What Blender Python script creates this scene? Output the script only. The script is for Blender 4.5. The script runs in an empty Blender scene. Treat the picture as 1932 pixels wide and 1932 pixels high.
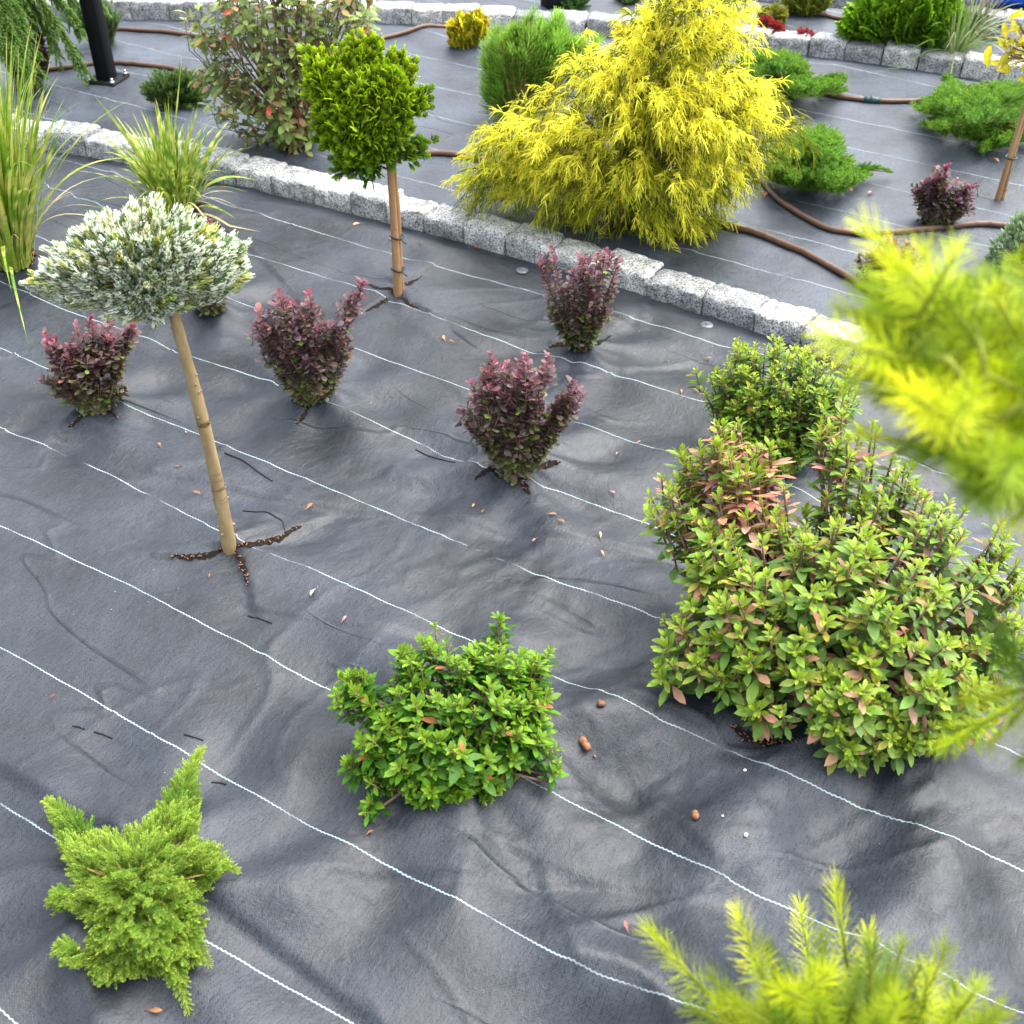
import bpy, math
import numpy as np
R0 = np.random.default_rng(11)
rnd = R0.uniform
A = lambda *a: np.array(a, float)

# ------------------------------------------------------------------ scene, camera
sc = bpy.context.scene
COL = sc.collection
H = 1.67                         # eye height, metres
PITCH, ROLL, FPX, CPX = .697552566, .006877450, 2198.9, 966.0

def rays(x, y):
    x = np.asarray(x, float); y = np.asarray(y, float)
    dx, dy = (x - CPX) / FPX, (CPX - y) / FPX
    cr, sr = math.cos(ROLL), math.sin(ROLL)
    dx, dy = dx * cr - dy * sr, dx * sr + dy * cr
    return np.stack([dx, math.cos(PITCH) + dy * math.sin(PITCH), -math.sin(PITCH) + dy * math.cos(PITCH)], -1)

CAMP = A(0, 0, H)
def flat(x, y, z=0.0):
    r = rays(x, y)
    return CAMP + r * ((np.asarray(z) - H) / r[..., 2])[..., None]

# ------------------------------------------------------------------ noise
def vnoise(x, y, seed=0):
    xi = np.floor(x).astype(np.int64); yi = np.floor(y).astype(np.int64)
    xf, yf = x - xi, y - yi
    def hsh(a, b):
        n = (a * 374761393 + b * 668265263 + seed * 974634) & 0x7fffffff
        n = ((n ^ (n >> 13)) * 1274126177) & 0x7fffffff
        return ((n ^ (n >> 16)) & 0xffff) / 65535.0
    u = xf * xf * xf * (xf * (xf * 6 - 15) + 10); v = yf * yf * yf * (yf * (yf * 6 - 15) + 10)
    a, b, c, d = hsh(xi, yi), hsh(xi + 1, yi), hsh(xi, yi + 1), hsh(xi + 1, yi + 1)
    return (a + (b - a) * u + (c - a) * v + (a - b - c + d) * u * v) * 2 - 1

# ------------------------------------------------------------------ kerbs and terraces
Z1, Z2, Z3 = .028, .058, .085      # levels of the beds behind each kerb
K1P = [(92,246),(202,270),(273,292),(454,318),(560,343),(617,350),(692,370),(768,391),(839,418),(918,442),(1007,465),(1079,487),(1272,540),(1344,565),(1439,594),(1539,622)]
K2P = [(205,5),(330,6),(718,15),(845,20),(968,27),(1087,30),(1241,41),(1400,63),(1542,77),(1700,95),(1859,117)]
def fitk(pts, z, deg):
    P = np.array([flat(a, b, z) for a, b in pts])
    c = np.polyfit(P[:, 0], P[:, 1], deg)
    x0, x1 = P[:, 0].min(), P[:, 0].max()
    dc = np.polyder(c)
    def f(x):
        x = np.asarray(x, float)
        xc = np.clip(x, x0, x1)
        return np.polyval(c, xc) + np.polyval(dc, xc) * (x - xc)
    return f
k1 = fitk(K1P, .042, 3)
k2 = fitk(K2P, Z1 + .05, 3)
_k3 = flat(1870., 23., Z2 + .05)
k3 = lambda x: k2(x) + (_k3[1] - k2(_k3[0]))

# plants that push the fabric up: x, y, height, radius, folds, phase
MOUNDS = []
def mound(px, py, h, r, n=5, ph=0., z=0.):
    h = h * .85; p = flat(px, py, z); MOUNDS.append((p[0], p[1], h, r, n, ph))
mound(432, 1030, .018, .10, 3, 1.)
mound(178, 765, .045, .10, 4, .4)
mound(585, 745, .045, .11, 4, 2.)
mound(970, 880, .055, .13, 5, 1.2)
mound(1095, 660, .035, .12, 5, .2)
mound(395, 585, .05, .10, 4, 3.)
mound(752, 553, .02, .12, 4, .5)
mound(855, 1430, .065, .17, 5, 1.9)
mound(1600, 1330, .085, .27, 6, .3)
mound(1500, 830, .05, .2, 5, .9)
mound(260, 1690, .055, .17, 6, .5)
mound(335, 400, .04, .13, 4, .9)
mound(20, 490, .04, .14, 4, .2)
mound(1600, 2000, .10, .22, 5, .4)
mound(1400, 1960, .04, .12, 5, .4)

# creases and overlaps of the fabric, picked along the ground: pixels, height, width
CREASES = []
def crease(pts, h, w): CREASES.append((np.array([flat(a, b)[:2] for a, b in pts]), h, w))
crease([(-40,1425),(60,1490),(205,1575),(330,1650),(430,1730),(560,1815),(720,1945)], .012, .020)
crease([(300,890),(430,915),(560,945),(720,965),(860,985),(980,1005),(1130,1025),(1270,1052)], .008, .016)
crease([(500,1150),(640,1180),(760,1195),(950,1215),(1230,1248)], .006, .014)
crease([(660,1655),(760,1650),(860,1665),(1010,1668)], .008, .016)
crease([(1000,1620),(1080,1655),(1160,1675),(1260,1690)], .007, .016)
crease([(420,850),(470,880),(520,905)], .006, .012)
crease([(380,410),(470,470),(520,520)], .008, .02)
crease([(1220,1500),(1280,1570),(1330,1640)], .016, .035)
crease([(1020,1650),(1050,1750),(1080,1830)], .014, .035)
crease([(870,1500),(900,1590),(860,1680)], .012, .04)
crease([(130,1760),(150,1830),(175,1932)], .014, .03)
crease([(1000,1420),(1080,1480),(1170,1540)], .008, .03)
crease([(560,1690),(520,1600),(560,1480)], .010, .05)
crease([(1000,620),(1050,600),(1090,640)], .012, .03)
crease([(1110,700),(1180,705),(1260,690)], .008, .02)

for pl_ in ([(326,1050),(370,1052),(405,1045),(432,1032)], [(432,1032),(470,1030),(520,1018),(572,992)]): crease(pl_, .012, .016)
for pl_ in ([(440,1035),(455,1060),(468,1108)], [(690,588),(715,575),(742,560)], [(752,552),(775,535),(798,520)], [(756,560),(770,575),(790,583)], [(895,905),(915,890),(950,880)], [(1100,650),(1130,648),(1155,630)], [(130,808),(150,790),(180,772)]): crease(pl_, .010, .016)

def seg_d(x, y, pl):
    best = np.full(np.shape(x), 9.); side = np.zeros(np.shape(x))
    for (ax, ay), (bx, by) in zip(pl[:-1], pl[1:]):
        L = math.hypot(bx - ax, by - ay); tx, ty = (bx - ax) / L, (by - ay) / L
        t = np.clip((x - ax) * tx + (y - ay) * ty, 0, L)
        qx, qy = x - ax - tx * t, y - ay - ty * t
        d = np.hypot(qx, qy)
        s = np.sign(-qx * ty + qy * tx)
        m = d < best
        best = np.where(m, d, best); side = np.where(m, s, side)
    return best, side

def wr(x, y):
    """crumpled-cloth relief, metres"""
    c, s = math.cos(.55), math.sin(.55)
    u, v = x * c + y * s, -x * s + y * c
    wx, wy = x + .12 * vnoise(x * 3, y * 3, 5), y + .12 * vnoise(x * 3 + 7, y * 3, 6)
    h = .008 * vnoise(wx * 1.6, wy * 1.6, 1) + .0022 * vnoise(wx * 4.1, wy * 4.1, 2)
    amp = .25 + .75 * np.clip(vnoise(x * 1.5 + 4, y * 1.5, 9) * 1.2 + .35, 0, 1)
    h += amp * .0040 * vnoise(u * 8 + 1.2 * vnoise(u * 3, v * 3, 8), v * 19, 3)
    h += amp * amp * .0034 * vnoise(u * 17 + vnoise(u * 5, v * 5, 18), v * 42, 14) + amp * .0014 * vnoise(wx * 34, wy * 34, 4)
    for k, (a_, fu, fv, hh) in enumerate(((.15, 1.5, 5.5, .0075), (-.85, 1.2, 4.5, .0070), (1.0, 1.6, 6., .0060))):      # sharp creases in a few directions
        ca, sa = math.cos(a_), math.sin(a_); p, q = x * ca + y * sa, -x * sa + y * ca
        r = 1 - np.abs(vnoise(p * fu + .35 * vnoise(p * 4, q * 4, 40 + k) + 3 * k, q * fv + .25 * vnoise(p * 5, q * 5, 50 + k), 60 + k))
        h += hh * (np.clip(r - .93, 0, 1) / .07) ** 1.3 * np.clip(.3 + vnoise(x * 2 + k, y * 2, 70 + k), 0, 1)
    return h

def hgt(x, y):
    x = np.asarray(x, float); y = np.asarray(y, float)
    a, b, c = k1(x), k2(x), k3(x)
    front = y < a
    h = np.where(front, 0., np.where(y < b, Z1, np.where(y < c, Z2, Z3)))
    h = h + wr(x, y) * np.where(front, 1., .55)
    # fabric tucks down a little along the foot of each kerb
    for k in (a, b, c):
        d = k - y
        h = h - .020 * np.exp(-(np.abs(d - .02) / .06) ** 2) * (d > -.01) + .014 * np.exp(-((d - .15) / .06) ** 2) * (.6 + .5 * vnoise(x * 6, y * 0, 31))
        h = np.where((d < 0) & (d > -.2), h - .0 , h)
    for mx, my, mh, mr, n, ph in MOUNDS:
        dx, dy = x - mx, y - my
        r = np.hypot(dx, dy); th = np.arctan2(dy, dx)
        e = np.exp(-(r / mr) ** 2)
        rr = np.clip(r / mr, 0, 3)
        h = h + mh * e * (1 + .38 * np.sin(n * th + ph + 1.5 * rr) * np.clip(rr, 0, 1) + .16 * np.sin((2 * n + 1) * th + 2 * ph) * np.clip(rr, 0, 1))
        h = h + .3 * mh * np.exp(-((r - 1.7 * mr) / (.6 * mr)) ** 2) * np.sin((n + 2) * th + ph * 3)
    for pl, ch, cw in CREASES:
        x0, y0 = pl.min(0) - .2; x1, y1 = pl.max(0) + .2
        m = (x > x0) & (x < x1) & (y > y0) & (y < y1)
        if not np.any(m): continue
        d, s = seg_d(x, y, pl)
        sd = s * d
        if cw < .025: prof = .55 * np.tanh(sd / .007) * np.exp(-(sd / .075) ** 2)          # overlap: a small step in the cloth
        else: prof = np.exp(-(d / cw) ** 2) * np.where(s > 0, .8, .5)
        h = h + np.where(m, ch * prof, 0.)
    return h

def gnd(px, py):
    """ground point seen at a picture position"""
    z = 0.
    for _ in range(8):
        p = flat(px, py, z); z = .5 * z + .5 * float(hgt(p[0], p[1]))
    return A(p[0], p[1], float(hgt(p[0], p[1])))

TILT = [0.]
def vplane(base, px, py):
    """points on the plane through base that faces the camera: upright, or leaning back for low domed plants"""
    n = A(base[0], base[1], 0); n /= np.linalg.norm(n)
    n = n * math.cos(TILT[0]) - A(0, 0, math.sin(TILT[0]))
    r = rays(px, py)
    t = (n @ (base - CAMP)) / (r @ n)
    return CAMP + r * t[..., None] if np.ndim(t) else CAMP + r * t

# ------------------------------------------------------------------ materials
def newmat(name):
    m = bpy.data.materials.new(name); m.use_nodes = True
    nt = m.node_tree; nt.nodes.clear()
    out = nt.nodes.new('ShaderNodeOutputMaterial')
    return m, nt, out
def N(nt, t, **kw):
    n = nt.nodes.new(t)
    for k, v in kw.items():
        if hasattr(n, k): setattr(n, k, v)
        else: n.inputs[k].default_value = v
    return n
def L(nt, a, b): nt.links.new(a, b)
def math_(nt, op, a, b=None, c=None):
    n = nt.nodes.new('ShaderNodeMath'); n.operation = op
    for i, v in enumerate((a, b, c)):
        if v is None: continue
        if hasattr(v, 'links'): nt.links.new(v, n.inputs[i])
        else: n.inputs[i].default_value = v
    return n.outputs[0]
def ramp(nt, f, p0, p1, c0=(0,0,0,1), c1=(1,1,1,1)):
    r = nt.nodes.new('ShaderNodeValToRGB')
    r.color_ramp.elements[0].position = p0; r.color_ramp.elements[1].position = p1
    r.color_ramp.elements[0].color = c0; r.color_ramp.elements[1].color = c1
    nt.links.new(f, r.inputs[0]); return r.outputs[0]
def mix(nt, f, a, b, mode='MIX'):
    n = nt.nodes.new('ShaderNodeMix'); n.data_type = 'RGBA'; n.blend_type = mode
    for i, v in ((0, f), (6, a), (7, b)):
        if hasattr(v, 'links'): nt.links.new(v, n.inputs[i])
        else: n.inputs[i].default_value = v if i == 0 or len(v) == 4 else (*v, 1)
    return n.outputs[2]

def mat_leaf(name, rough=.45, spec=.4, trans=.3):
    m, nt, out = newmat(name)
    at = N(nt, 'ShaderNodeAttribute', attribute_name='Col')
    tc = N(nt, 'ShaderNodeTexCoord')
    no = N(nt, 'ShaderNodeTexNoise', Scale=60., Detail=3.); L(nt, tc.outputs['Object'], no.inputs['Vector'])
    v = ramp(nt, no.outputs['Fac'], .25, .75, (.72, .72, .72, 1), (1.2, 1.2, 1.2, 1))
    c = mix(nt, 1., at.outputs['Color'], v, 'MULTIPLY')
    p = N(nt, 'ShaderNodeBsdfPrincipled', Roughness=rough); p.inputs['Specular IOR Level'].default_value = spec
    L(nt, c, p.inputs['Base Color'])
    t = N(nt, 'ShaderNodeBsdfTranslucent'); L(nt, c, t.inputs['Color'])
    mx = N(nt, 'ShaderNodeMixShader'); mx.inputs[0].default_value = trans
    L(nt, p.outputs[0], mx.inputs[1]); L(nt, t.outputs[0], mx.inputs[2]); L(nt, mx.outputs[0], out.inputs[0])
    return m

def mat_bark(name, c0, c1, scale=40., stretch=(1, 1, .25), rough=.75, bump=.4, band=0.):
    m, nt, out = newmat(name)
    tc = N(nt, 'ShaderNodeTexCoord'); mp = N(nt, 'ShaderNodeMapping'); mp.inputs['Scale'].default_value = stretch
    L(nt, tc.outputs['Object'], mp.inputs[0])
    no = N(nt, 'ShaderNodeTexNoise', Scale=scale, Detail=6., Roughness=.65); L(nt, mp.outputs[0], no.inputs['Vector'])
    c = ramp(nt, no.outputs['Fac'], .3, .72, (*c0, 1), (*c1, 1))
    if band:
        n2 = N(nt, 'ShaderNodeTexNoise', Scale=band, Detail=2.)
        m2 = N(nt, 'ShaderNodeMapping'); m2.inputs['Scale'].default_value = (.12, .12, 1.)
        L(nt, tc.outputs['Object'], m2.inputs[0]); L(nt, m2.outputs[0], n2.inputs['Vector'])
        c = mix(nt, ramp(nt, n2.outputs['Fac'], .60, .68), c, (c0[0] * .8, c0[1] * .75, c0[2] * .7))
    p = N(nt, 'ShaderNodeBsdfPrincipled', Roughness=rough)
    p.inputs['Specular IOR Level'].default_value = .25
    L(nt, c, p.inputs['Base Color'])
    b = N(nt, 'ShaderNodeBump', Strength=bump, Distance=.004); L(nt, no.outputs['Fac'], b.inputs['Height']); L(nt, b.outputs[0], p.inputs['Normal'])
    L(nt, p.outputs[0], out.inputs[0]); return m

def mat_plain(name, col, rough=.5, metal=0., spec=.5, var=.15, scale=30.):
    m, nt, out = newmat(name)
    tc = N(nt, 'ShaderNodeTexCoord'); no = N(nt, 'ShaderNodeTexNoise', Scale=scale, Detail=4.); L(nt, tc.outputs['Object'], no.inputs['Vector'])
    lo = tuple(v * (1 - var) for v in col); hi = tuple(min(1, v * (1 + var)) for v in col)
    c = ramp(nt, no.outputs['Fac'], .3, .7, (*lo, 1), (*hi, 1))
    p = N(nt, 'ShaderNodeBsdfPrincipled', Roughness=rough, Metallic=metal); p.inputs['Specular IOR Level'].default_value = spec
    L(nt, c, p.inputs['Base Color'])
    b = N(nt, 'ShaderNodeBump', Strength=.12, Distance=.002); L(nt, no.outputs['Fac'], b.inputs['Height']); L(nt, b.outputs[0], p.inputs['Normal'])
    L(nt, p.outputs[0], out.inputs[0]); return m

def mat_fabric(name, base_gain=1.):  # second argument multiplies the whole base colour
    m, nt, out = newmat(name)
    uv = N(nt, 'ShaderNodeUVMap', uv_map='UVMap'); sp = N(nt, 'ShaderNodeSeparateXYZ'); L(nt, uv.outputs[0], sp.inputs[0])
    tc = N(nt, 'ShaderNodeTexCoord')
    u, v = sp.outputs[0], sp.outputs[1]             # u metres along the thread lines, v counts them (0.25 m)
    # --- the white marker thread
    wob = N(nt, 'ShaderNodeTexNoise', Scale=9., Detail=2.); L(nt, tc.outputs['Object'], wob.inputs['Vector'])
    zig = math_(nt, 'MULTIPLY', math_(nt, 'SINE', math_(nt, 'MULTIPLY', u, 2 * math.pi / .0085)), .0024)
    vv = math_(nt, 'ADD', math_(nt, 'ADD', v, zig), math_(nt, 'MULTIPLY', math_(nt, 'SUBTRACT', wob.outputs['Fac'], .5), .035))
    fr = math_(nt, 'ABSOLUTE', math_(nt, 'SUBTRACT', math_(nt, 'FRACT', math_(nt, 'ADD', vv, .5)), .5))
    line = math_(nt, 'LESS_THAN', fr, .0045)
    gap = N(nt, 'ShaderNodeTexNoise', Scale=4.5, Detail=5., Roughness=.7); L(nt, tc.outputs['Object'], gap.inputs['Vector'])
    line = math_(nt, 'MULTIPLY', line, ramp(nt, gap.outputs['Fac'], .35, .50))
    # --- weave
    mp = N(nt, 'ShaderNodeMapping'); mp.inputs['Scale'].default_value = (330, 9, 1); L(nt, uv.outputs[0], mp.inputs[0])
    t1 = N(nt, 'ShaderNodeTexNoise', Scale=1., Detail=2.); L(nt, mp.outputs[0], t1.inputs['Vector'])
    mq = N(nt, 'ShaderNodeMapping'); mq.inputs['Scale'].default_value = (240, 60, 1); L(nt, uv.outputs[0], mq.inputs[0])
    t2 = N(nt, 'ShaderNodeTexNoise', Scale=1., Detail=2.); L(nt, mq.outputs[0], t2.inputs['Vector'])
    wv = math_(nt, 'MULTIPLY', math_(nt, 'SINE', math_(nt, 'MULTIPLY', u, 2 * math.pi / .0052)), math_(nt, 'SINE', math_(nt, 'MULTIPLY', v, 2 * math.pi / .0208)))
    weave = math_(nt, 'ADD', math_(nt, 'ADD', t1.outputs['Fac'], t2.outputs['Fac']), math_(nt, 'MULTIPLY', wv, .16))
    # --- dust
    d1 = N(nt, 'ShaderNodeTexNoise', Scale=3.2, Detail=8., Roughness=.62); L(nt, tc.outputs['Object'], d1.inputs['Vector'])
    base = mix(nt, ramp(nt, d1.outputs['Fac'], .38, .66), (.0055 * base_gain, .0072 * base_gain, .0102 * base_gain), (.018 * base_gain, .0225 * base_gain, .030 * base_gain))
    base = mix(nt, .8, base, ramp(nt, weave, .78, 1.22, (.28, .28, .28, 1), (2.1, 2.1, 2.1, 1)), 'MULTIPLY')
    # --- grit
    vo = N(nt, 'ShaderNodeTexVoronoi', Scale=42., feature='F1'); L(nt, tc.outputs['Object'], vo.inputs['Vector'])
    d2 = N(nt, 'ShaderNodeTexNoise', Scale=2.1, Detail=5.); L(nt, tc.outputs['Object'], d2.inputs['Vector'])
    thr = math_(nt, 'MULTIPLY', ramp(nt, d2.outputs['Fac'], .50, .78), .11)
    grit = math_(nt, 'LESS_THAN', vo.outputs['Distance'], thr)
    base = mix(nt, grit, base, (.26, .25, .23))
    base = mix(nt, line, base, (.27, .335, .36))
    p = N(nt, 'ShaderNodeBsdfPrincipled'); L(nt, base, p.inputs['Base Color'])
    p.inputs['Specular IOR Level'].default_value = .5
    rg = ramp(nt, d1.outputs['Fac'], .3, .7, (.44, .44, .44, 1), (.58, .58, .58, 1))
    L(nt, rg, p.inputs['Roughness'])
    mr = N(nt, 'ShaderNodeMapping'); mr.inputs['Scale'].default_value = (58, 11, 1); L(nt, uv.outputs[0], mr.inputs[0])
    b1 = N(nt, 'ShaderNodeTexNoise', Scale=1., Detail=6., Roughness=.68, Distortion=.6); L(nt, mr.outputs[0], b1.inputs['Vector'])
    mc = N(nt, 'ShaderNodeMapping'); mc.inputs['Scale'].default_value = (.75, .95, 1); mc.inputs['Rotation'].default_value = (0, 0, .35); L(nt, uv.outputs[0], mc.inputs[0])
    cr = N(nt, 'ShaderNodeTexNoise', Scale=1., Detail=2., Roughness=.4, Distortion=.2); L(nt, mc.outputs[0], cr.inputs['Vector'])
    cm = N(nt, 'ShaderNodeTexNoise', Scale=1.7, Detail=1.); L(nt, tc.outputs['Object'], cm.inputs['Vector'])
    rid = math_(nt, 'ABSOLUTE', math_(nt, 'SUBTRACT', cr.outputs['Fac'], .5)); rid = math_(nt, 'MULTIPLY', ramp(nt, rid, 0., .007, (1, 1, 1, 1), (0, 0, 0, 1)), ramp(nt, cm.outputs['Fac'], .50, .60))
    bc = N(nt, 'ShaderNodeBump', Strength=.6, Distance=.006); L(nt, rid, bc.inputs['Height'])
    bb = N(nt, 'ShaderNodeBump', Strength=.44, Distance=.0055); L(nt, b1.outputs['Fac'], bb.inputs['Height']); L(nt, bc.outputs[0], bb.inputs['Normal'])
    bw = N(nt, 'ShaderNodeBump', Strength=.3, Distance=.001); L(nt, weave, bw.inputs['Height']); L(nt, bb.outputs[0], bw.inputs['Normal'])
    L(nt, bw.outputs[0], p.inputs['Normal'])
    L(nt, p.outputs[0], out.inputs[0]); return m

def mat_granite(name):
    m, nt, out = newmat(name)
    tc = N(nt, 'ShaderNodeTexCoord'); oi = N(nt, 'ShaderNodeObjectInfo')
    ad = N(nt, 'ShaderNodeVectorMath', operation='ADD'); L(nt, tc.outputs['Object'], ad.inputs[0]); L(nt, oi.outputs['Location'], ad.inputs[1])
    n1 = N(nt, 'ShaderNodeTexNoise', Scale=190., Detail=3., Roughness=.7); L(nt, ad.outputs[0], n1.inputs['Vector'])
    n2 = N(nt, 'ShaderNodeTexNoise', Scale=22., Detail=6., Roughness=.7); L(nt, ad.outputs[0], n2.inputs['Vector'])
    c = ramp(nt, n1.outputs['Fac'], .40, .56, (.10, .10, .10, 1), (.64, .64, .62, 1))
    c2 = ramp(nt, n2.outputs['Fac'], .36, .62, (.34, .34, .33, 1), (1.1, 1.1, 1.1, 1))
    c = mix(nt, .8, c, c2, 'MULTIPLY')
    tint = ramp(nt, oi.outputs['Random'], 0., 1., (.52, .54, .56, 1), (1.15, 1.15, 1.12, 1))
    c = mix(nt, 1., c, tint, 'MULTIPLY')
    p = N(nt, 'ShaderNodeBsdfPrincipled', Roughness=.7); p.inputs['Specular IOR Level'].default_value = .4
    L(nt, c, p.inputs['Base Color'])
    b = N(nt, 'ShaderNodeBump', Strength=.8, Distance=.006); L(nt, n2.outputs['Fac'], b.inputs['Height'])
    b2 = N(nt, 'ShaderNodeBump', Strength=.35, Distance=.002); L(nt, n1.outputs['Fac'], b2.inputs['Height']); L(nt, b.outputs[0], b2.inputs['Normal'])
    L(nt, b2.outputs[0], p.inputs['Normal']); L(nt, p.outputs[0], out.inputs[0]); return m

M = dict(
    leaf=mat_leaf('leaf', .45, .28, .36), purple=mat_leaf('purple_leaf', .45, .38, .25), needle=mat_leaf('needle', .55, .18, .42),
    blade=mat_leaf('grass_blade', .45, .35, .3), fabric=mat_fabric('woven_fabric'), paler=mat_fabric('paler_woven_fabric', 1.8), granite=mat_granite('granite'),  # rear beds: same woven fabric with a paler base colour
    firbark=mat_bark('fir_bark', (.16, .105, .05), (.38, .28, .14), 30., (1, 1, .3), .7, .3, 60.),
    bark=mat_bark('brown_bark', (.10, .06, .04), (.26, .17, .10), 60.), canebark=mat_bark('cane', (.22, .115, .05), (.40, .24, .12), 50., (1, 1, .1)),
    lime=mat_bark('lime_twig', (.16, .20, .025), (.32, .34, .04), 80.),
    twig=mat_bark('twig', (.13, .07, .045), (.25, .15, .09), 80.), greentwig=mat_bark('green_twig', (.22, .17, .05), (.40, .30, .08), 80.),
    chip=mat_bark('bark_chip', (.10, .045, .022), (.30, .15, .08), 90.), soil=mat_bark('soil', (.004, .003, .003), (.022, .014, .010), 110., (1, 1, 1), .95, .8),
    hose=mat_plain('brown_hose', (.10, .052, .032), .45, 0., .4), dark=mat_plain('black_rubber', (.012, .012, .012), .5),
    teal=mat_plain('dark_teal_plastic', (.01, .05, .05), .4), post=mat_plain('black_paint', (.0025, .003, .004), .55, 0., .12, .08),
    steel=mat_plain('steel', (.55, .56, .58), .35, .9), blue=mat_plain('blue_plastic', (.004, .06, .42), .32), pin=mat_plain('grey_plastic', (.10, .105, .11), .3, 0., .5),
    stone=mat_plain('white_pebble', (.65, .6, .52), .7), dry=mat_leaf('dry_leaf', .6, .25, .15),
)

# ------------------------------------------------------------------ mesh builder
class MB:
    def __init__(s): s.V = []; s.F = []; s.C = []; s.n = 0; s.MI = []
    def add(s, V, F, C=(.5, .5, .5), mi=0):
        V = np.asarray(V, float).reshape(-1, 3); F = np.asarray(F, np.int64)
        C = np.broadcast_to(np.asarray(C, float), (len(V), 3))
        s.V.append(V); s.C.append(C); s.F.append(F + s.n); s.MI.append(np.full(len(F), mi)); s.n += len(V)
    def build(s, name, mat, parent=None, origin=None, smooth=True):
        V = np.concatenate(s.V) if s.V else np.zeros((0, 3)); C = np.concatenate(s.C) if s.C else np.zeros((0, 3))
        o0 = A(0, 0, 0) if origin is None else np.asarray(origin, float)
        me = bpy.data.meshes.new(name)
        me.vertices.add(len(V)); me.vertices.foreach_set('co', (V - o0).astype(np.float32).ravel())
        tot = np.concatenate([np.full(len(f), f.shape[1]) for f in s.F]) if s.F else np.zeros(0, int)
        idx = np.concatenate([f.ravel() for f in s.F]) if s.F else np.zeros(0, int)
        me.loops.add(len(idx)); me.loops.foreach_set('vertex_index', idx.astype(np.int32))
        me.polygons.add(len(tot)); me.polygons.foreach_set('loop_start', (np.cumsum(tot) - tot).astype(np.int32))
        me.polygons.foreach_set('loop_total', tot.astype(np.int32))
        mats = mat if isinstance(mat, (list, tuple)) else [mat]
        for m in mats: me.materials.append(m)
        if len(mats) > 1: me.polygons.foreach_set('material_index', np.concatenate(s.MI).astype(np.int32))
        if smooth: me.polygons.foreach_set('use_smooth', np.ones(len(tot), bool))
        at = me.attributes.new('Col', 'FLOAT_COLOR', 'POINT')
        at.data.foreach_set('color', np.concatenate([C, np.ones((len(C), 1))], 1).astype(np.float32).ravel())
        me.update(); me.validate()
        ob = bpy.data.objects.new(name, me); COL.objects.link(ob); ob.location = o0
        if parent is not None:
            ob.parent = parent; ob.location = o0 - np.array(parent.location)
        return ob

def tag(o, label=None, cat=None, group=None, kind=None):
    for k, v in (('label', label), ('category', cat), ('group', group), ('kind', kind)):
        if v: o[k] = v
    return o
def thing(name, loc, label, cat, group=None):
    o = bpy.data.objects.new(name, None); COL.objects.link(o); o.location = loc; o.empty_display_size = .05
    return tag(o, label, cat, group)

def nrm(v):
    v = np.asarray(v, float); return v / (np.linalg.norm(v, axis=-1, keepdims=True) + 1e-9)
def frame(d, roll=None):
    d = nrm(d); up = np.where(np.abs(d[..., 2:3]) > .95, A(1., 0, 0), A(0, 0, 1.))
    r = nrm(np.cross(d, up)); u = np.cross(r, d)
    if roll is not None:
        c, s = np.cos(roll)[..., None], np.sin(roll)[..., None]
        r, u = r * c + u * s, -r * s + u * c
    return r, d, u
def scatter(mb, T, pos, fr, scale, ca, cb=None):
    """T = (V, F, g): copies of a template along frames, coloured from ca to cb by g"""
    V, F, g = T; n = len(pos)
    if n == 0: return
    r, f, u = fr; sc_ = np.broadcast_to(np.asarray(scale, float), (n,))[:, None, None]
    P = pos[:, None] + sc_ * (r[:, None] * V[None, :, 0:1] + f[:, None] * V[None, :, 1:2] + u[:, None] * V[None, :, 2:3])
    ca = np.broadcast_to(ca, (n, 3)); cb = ca if cb is None else np.broadcast_to(cb, (n, 3))
    C = ca[:, None] * (1 - g[None, :, None]) + cb[:, None] * g[None, :, None]
    FF = (F[None] + (np.arange(n) * len(V))[:, None, None]).reshape(-1, F.shape[1])
    mb.add(P.reshape(-1, 3), FF, C.reshape(-1, 3))
def tubes(mb, P, rad, sides=5, col=(.3, .2, .1)):
    """P (n,k,3) poly-lines, rad (n,k)"""
    P = np.asarray(P, float); n, k, _ = P.shape
    rad = np.broadcast_to(np.asarray(rad, float), (n, k))
    d = np.empty_like(P); d[:, 1:-1] = P[:, 2:] - P[:, :-2]; d[:, 0] = P[:, 1] - P[:, 0]; d[:, -1] = P[:, -1] - P[:, -2]
    d = nrm(d); ref = np.where(np.abs(d[:, k // 2, 2:3]) > .9, A(1., 0, 0), A(0, 0, 1.))[:, None]
    r = nrm(np.cross(d, np.broadcast_to(ref, d.shape))); u = np.cross(r, d)
    a = np.arange(sides) * 2 * math.pi / sides
    V = P[:, :, None] + rad[:, :, None, None] * (r[:, :, None] * np.cos(a)[None, None, :, None] + u[:, :, None] * np.sin(a)[None, None, :, None])
    i, j = np.meshgrid(np.arange(k - 1), np.arange(sides), indexing='ij')
    q = np.stack([i * sides + j, i * sides + (j + 1) % sides, (i + 1) * sides + (j + 1) % sides, (i + 1) * sides + j], -1).reshape(-1, 4)
    FF = (q[None] + (np.arange(n) * k * sides)[:, None, None]).reshape(-1, 4)
    b = mb.n; mb.add(V.reshape(-1, 3), FF, col)
    caps = np.concatenate([(np.arange(n) * k * sides)[:, None] + np.arange(sides)[::-1][None], (np.arange(n) * k * sides)[:, None] + (k - 1) * sides + np.arange(sides)[None]])
    mb.F.append(caps + b); mb.MI.append(np.zeros(len(caps), int))
def bez(P0, P1, P2, s):
    s = np.asarray(s)[..., None]
    return P0 * (1 - s) ** 2 + 2 * P1 * s * (1 - s) + P2 * s * s
def dbez(P0, P1, P2, s):
    s = np.asarray(s)[..., None]
    return 2 * (P1 - P0) * (1 - s) + 2 * (P2 - P1) * s
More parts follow.
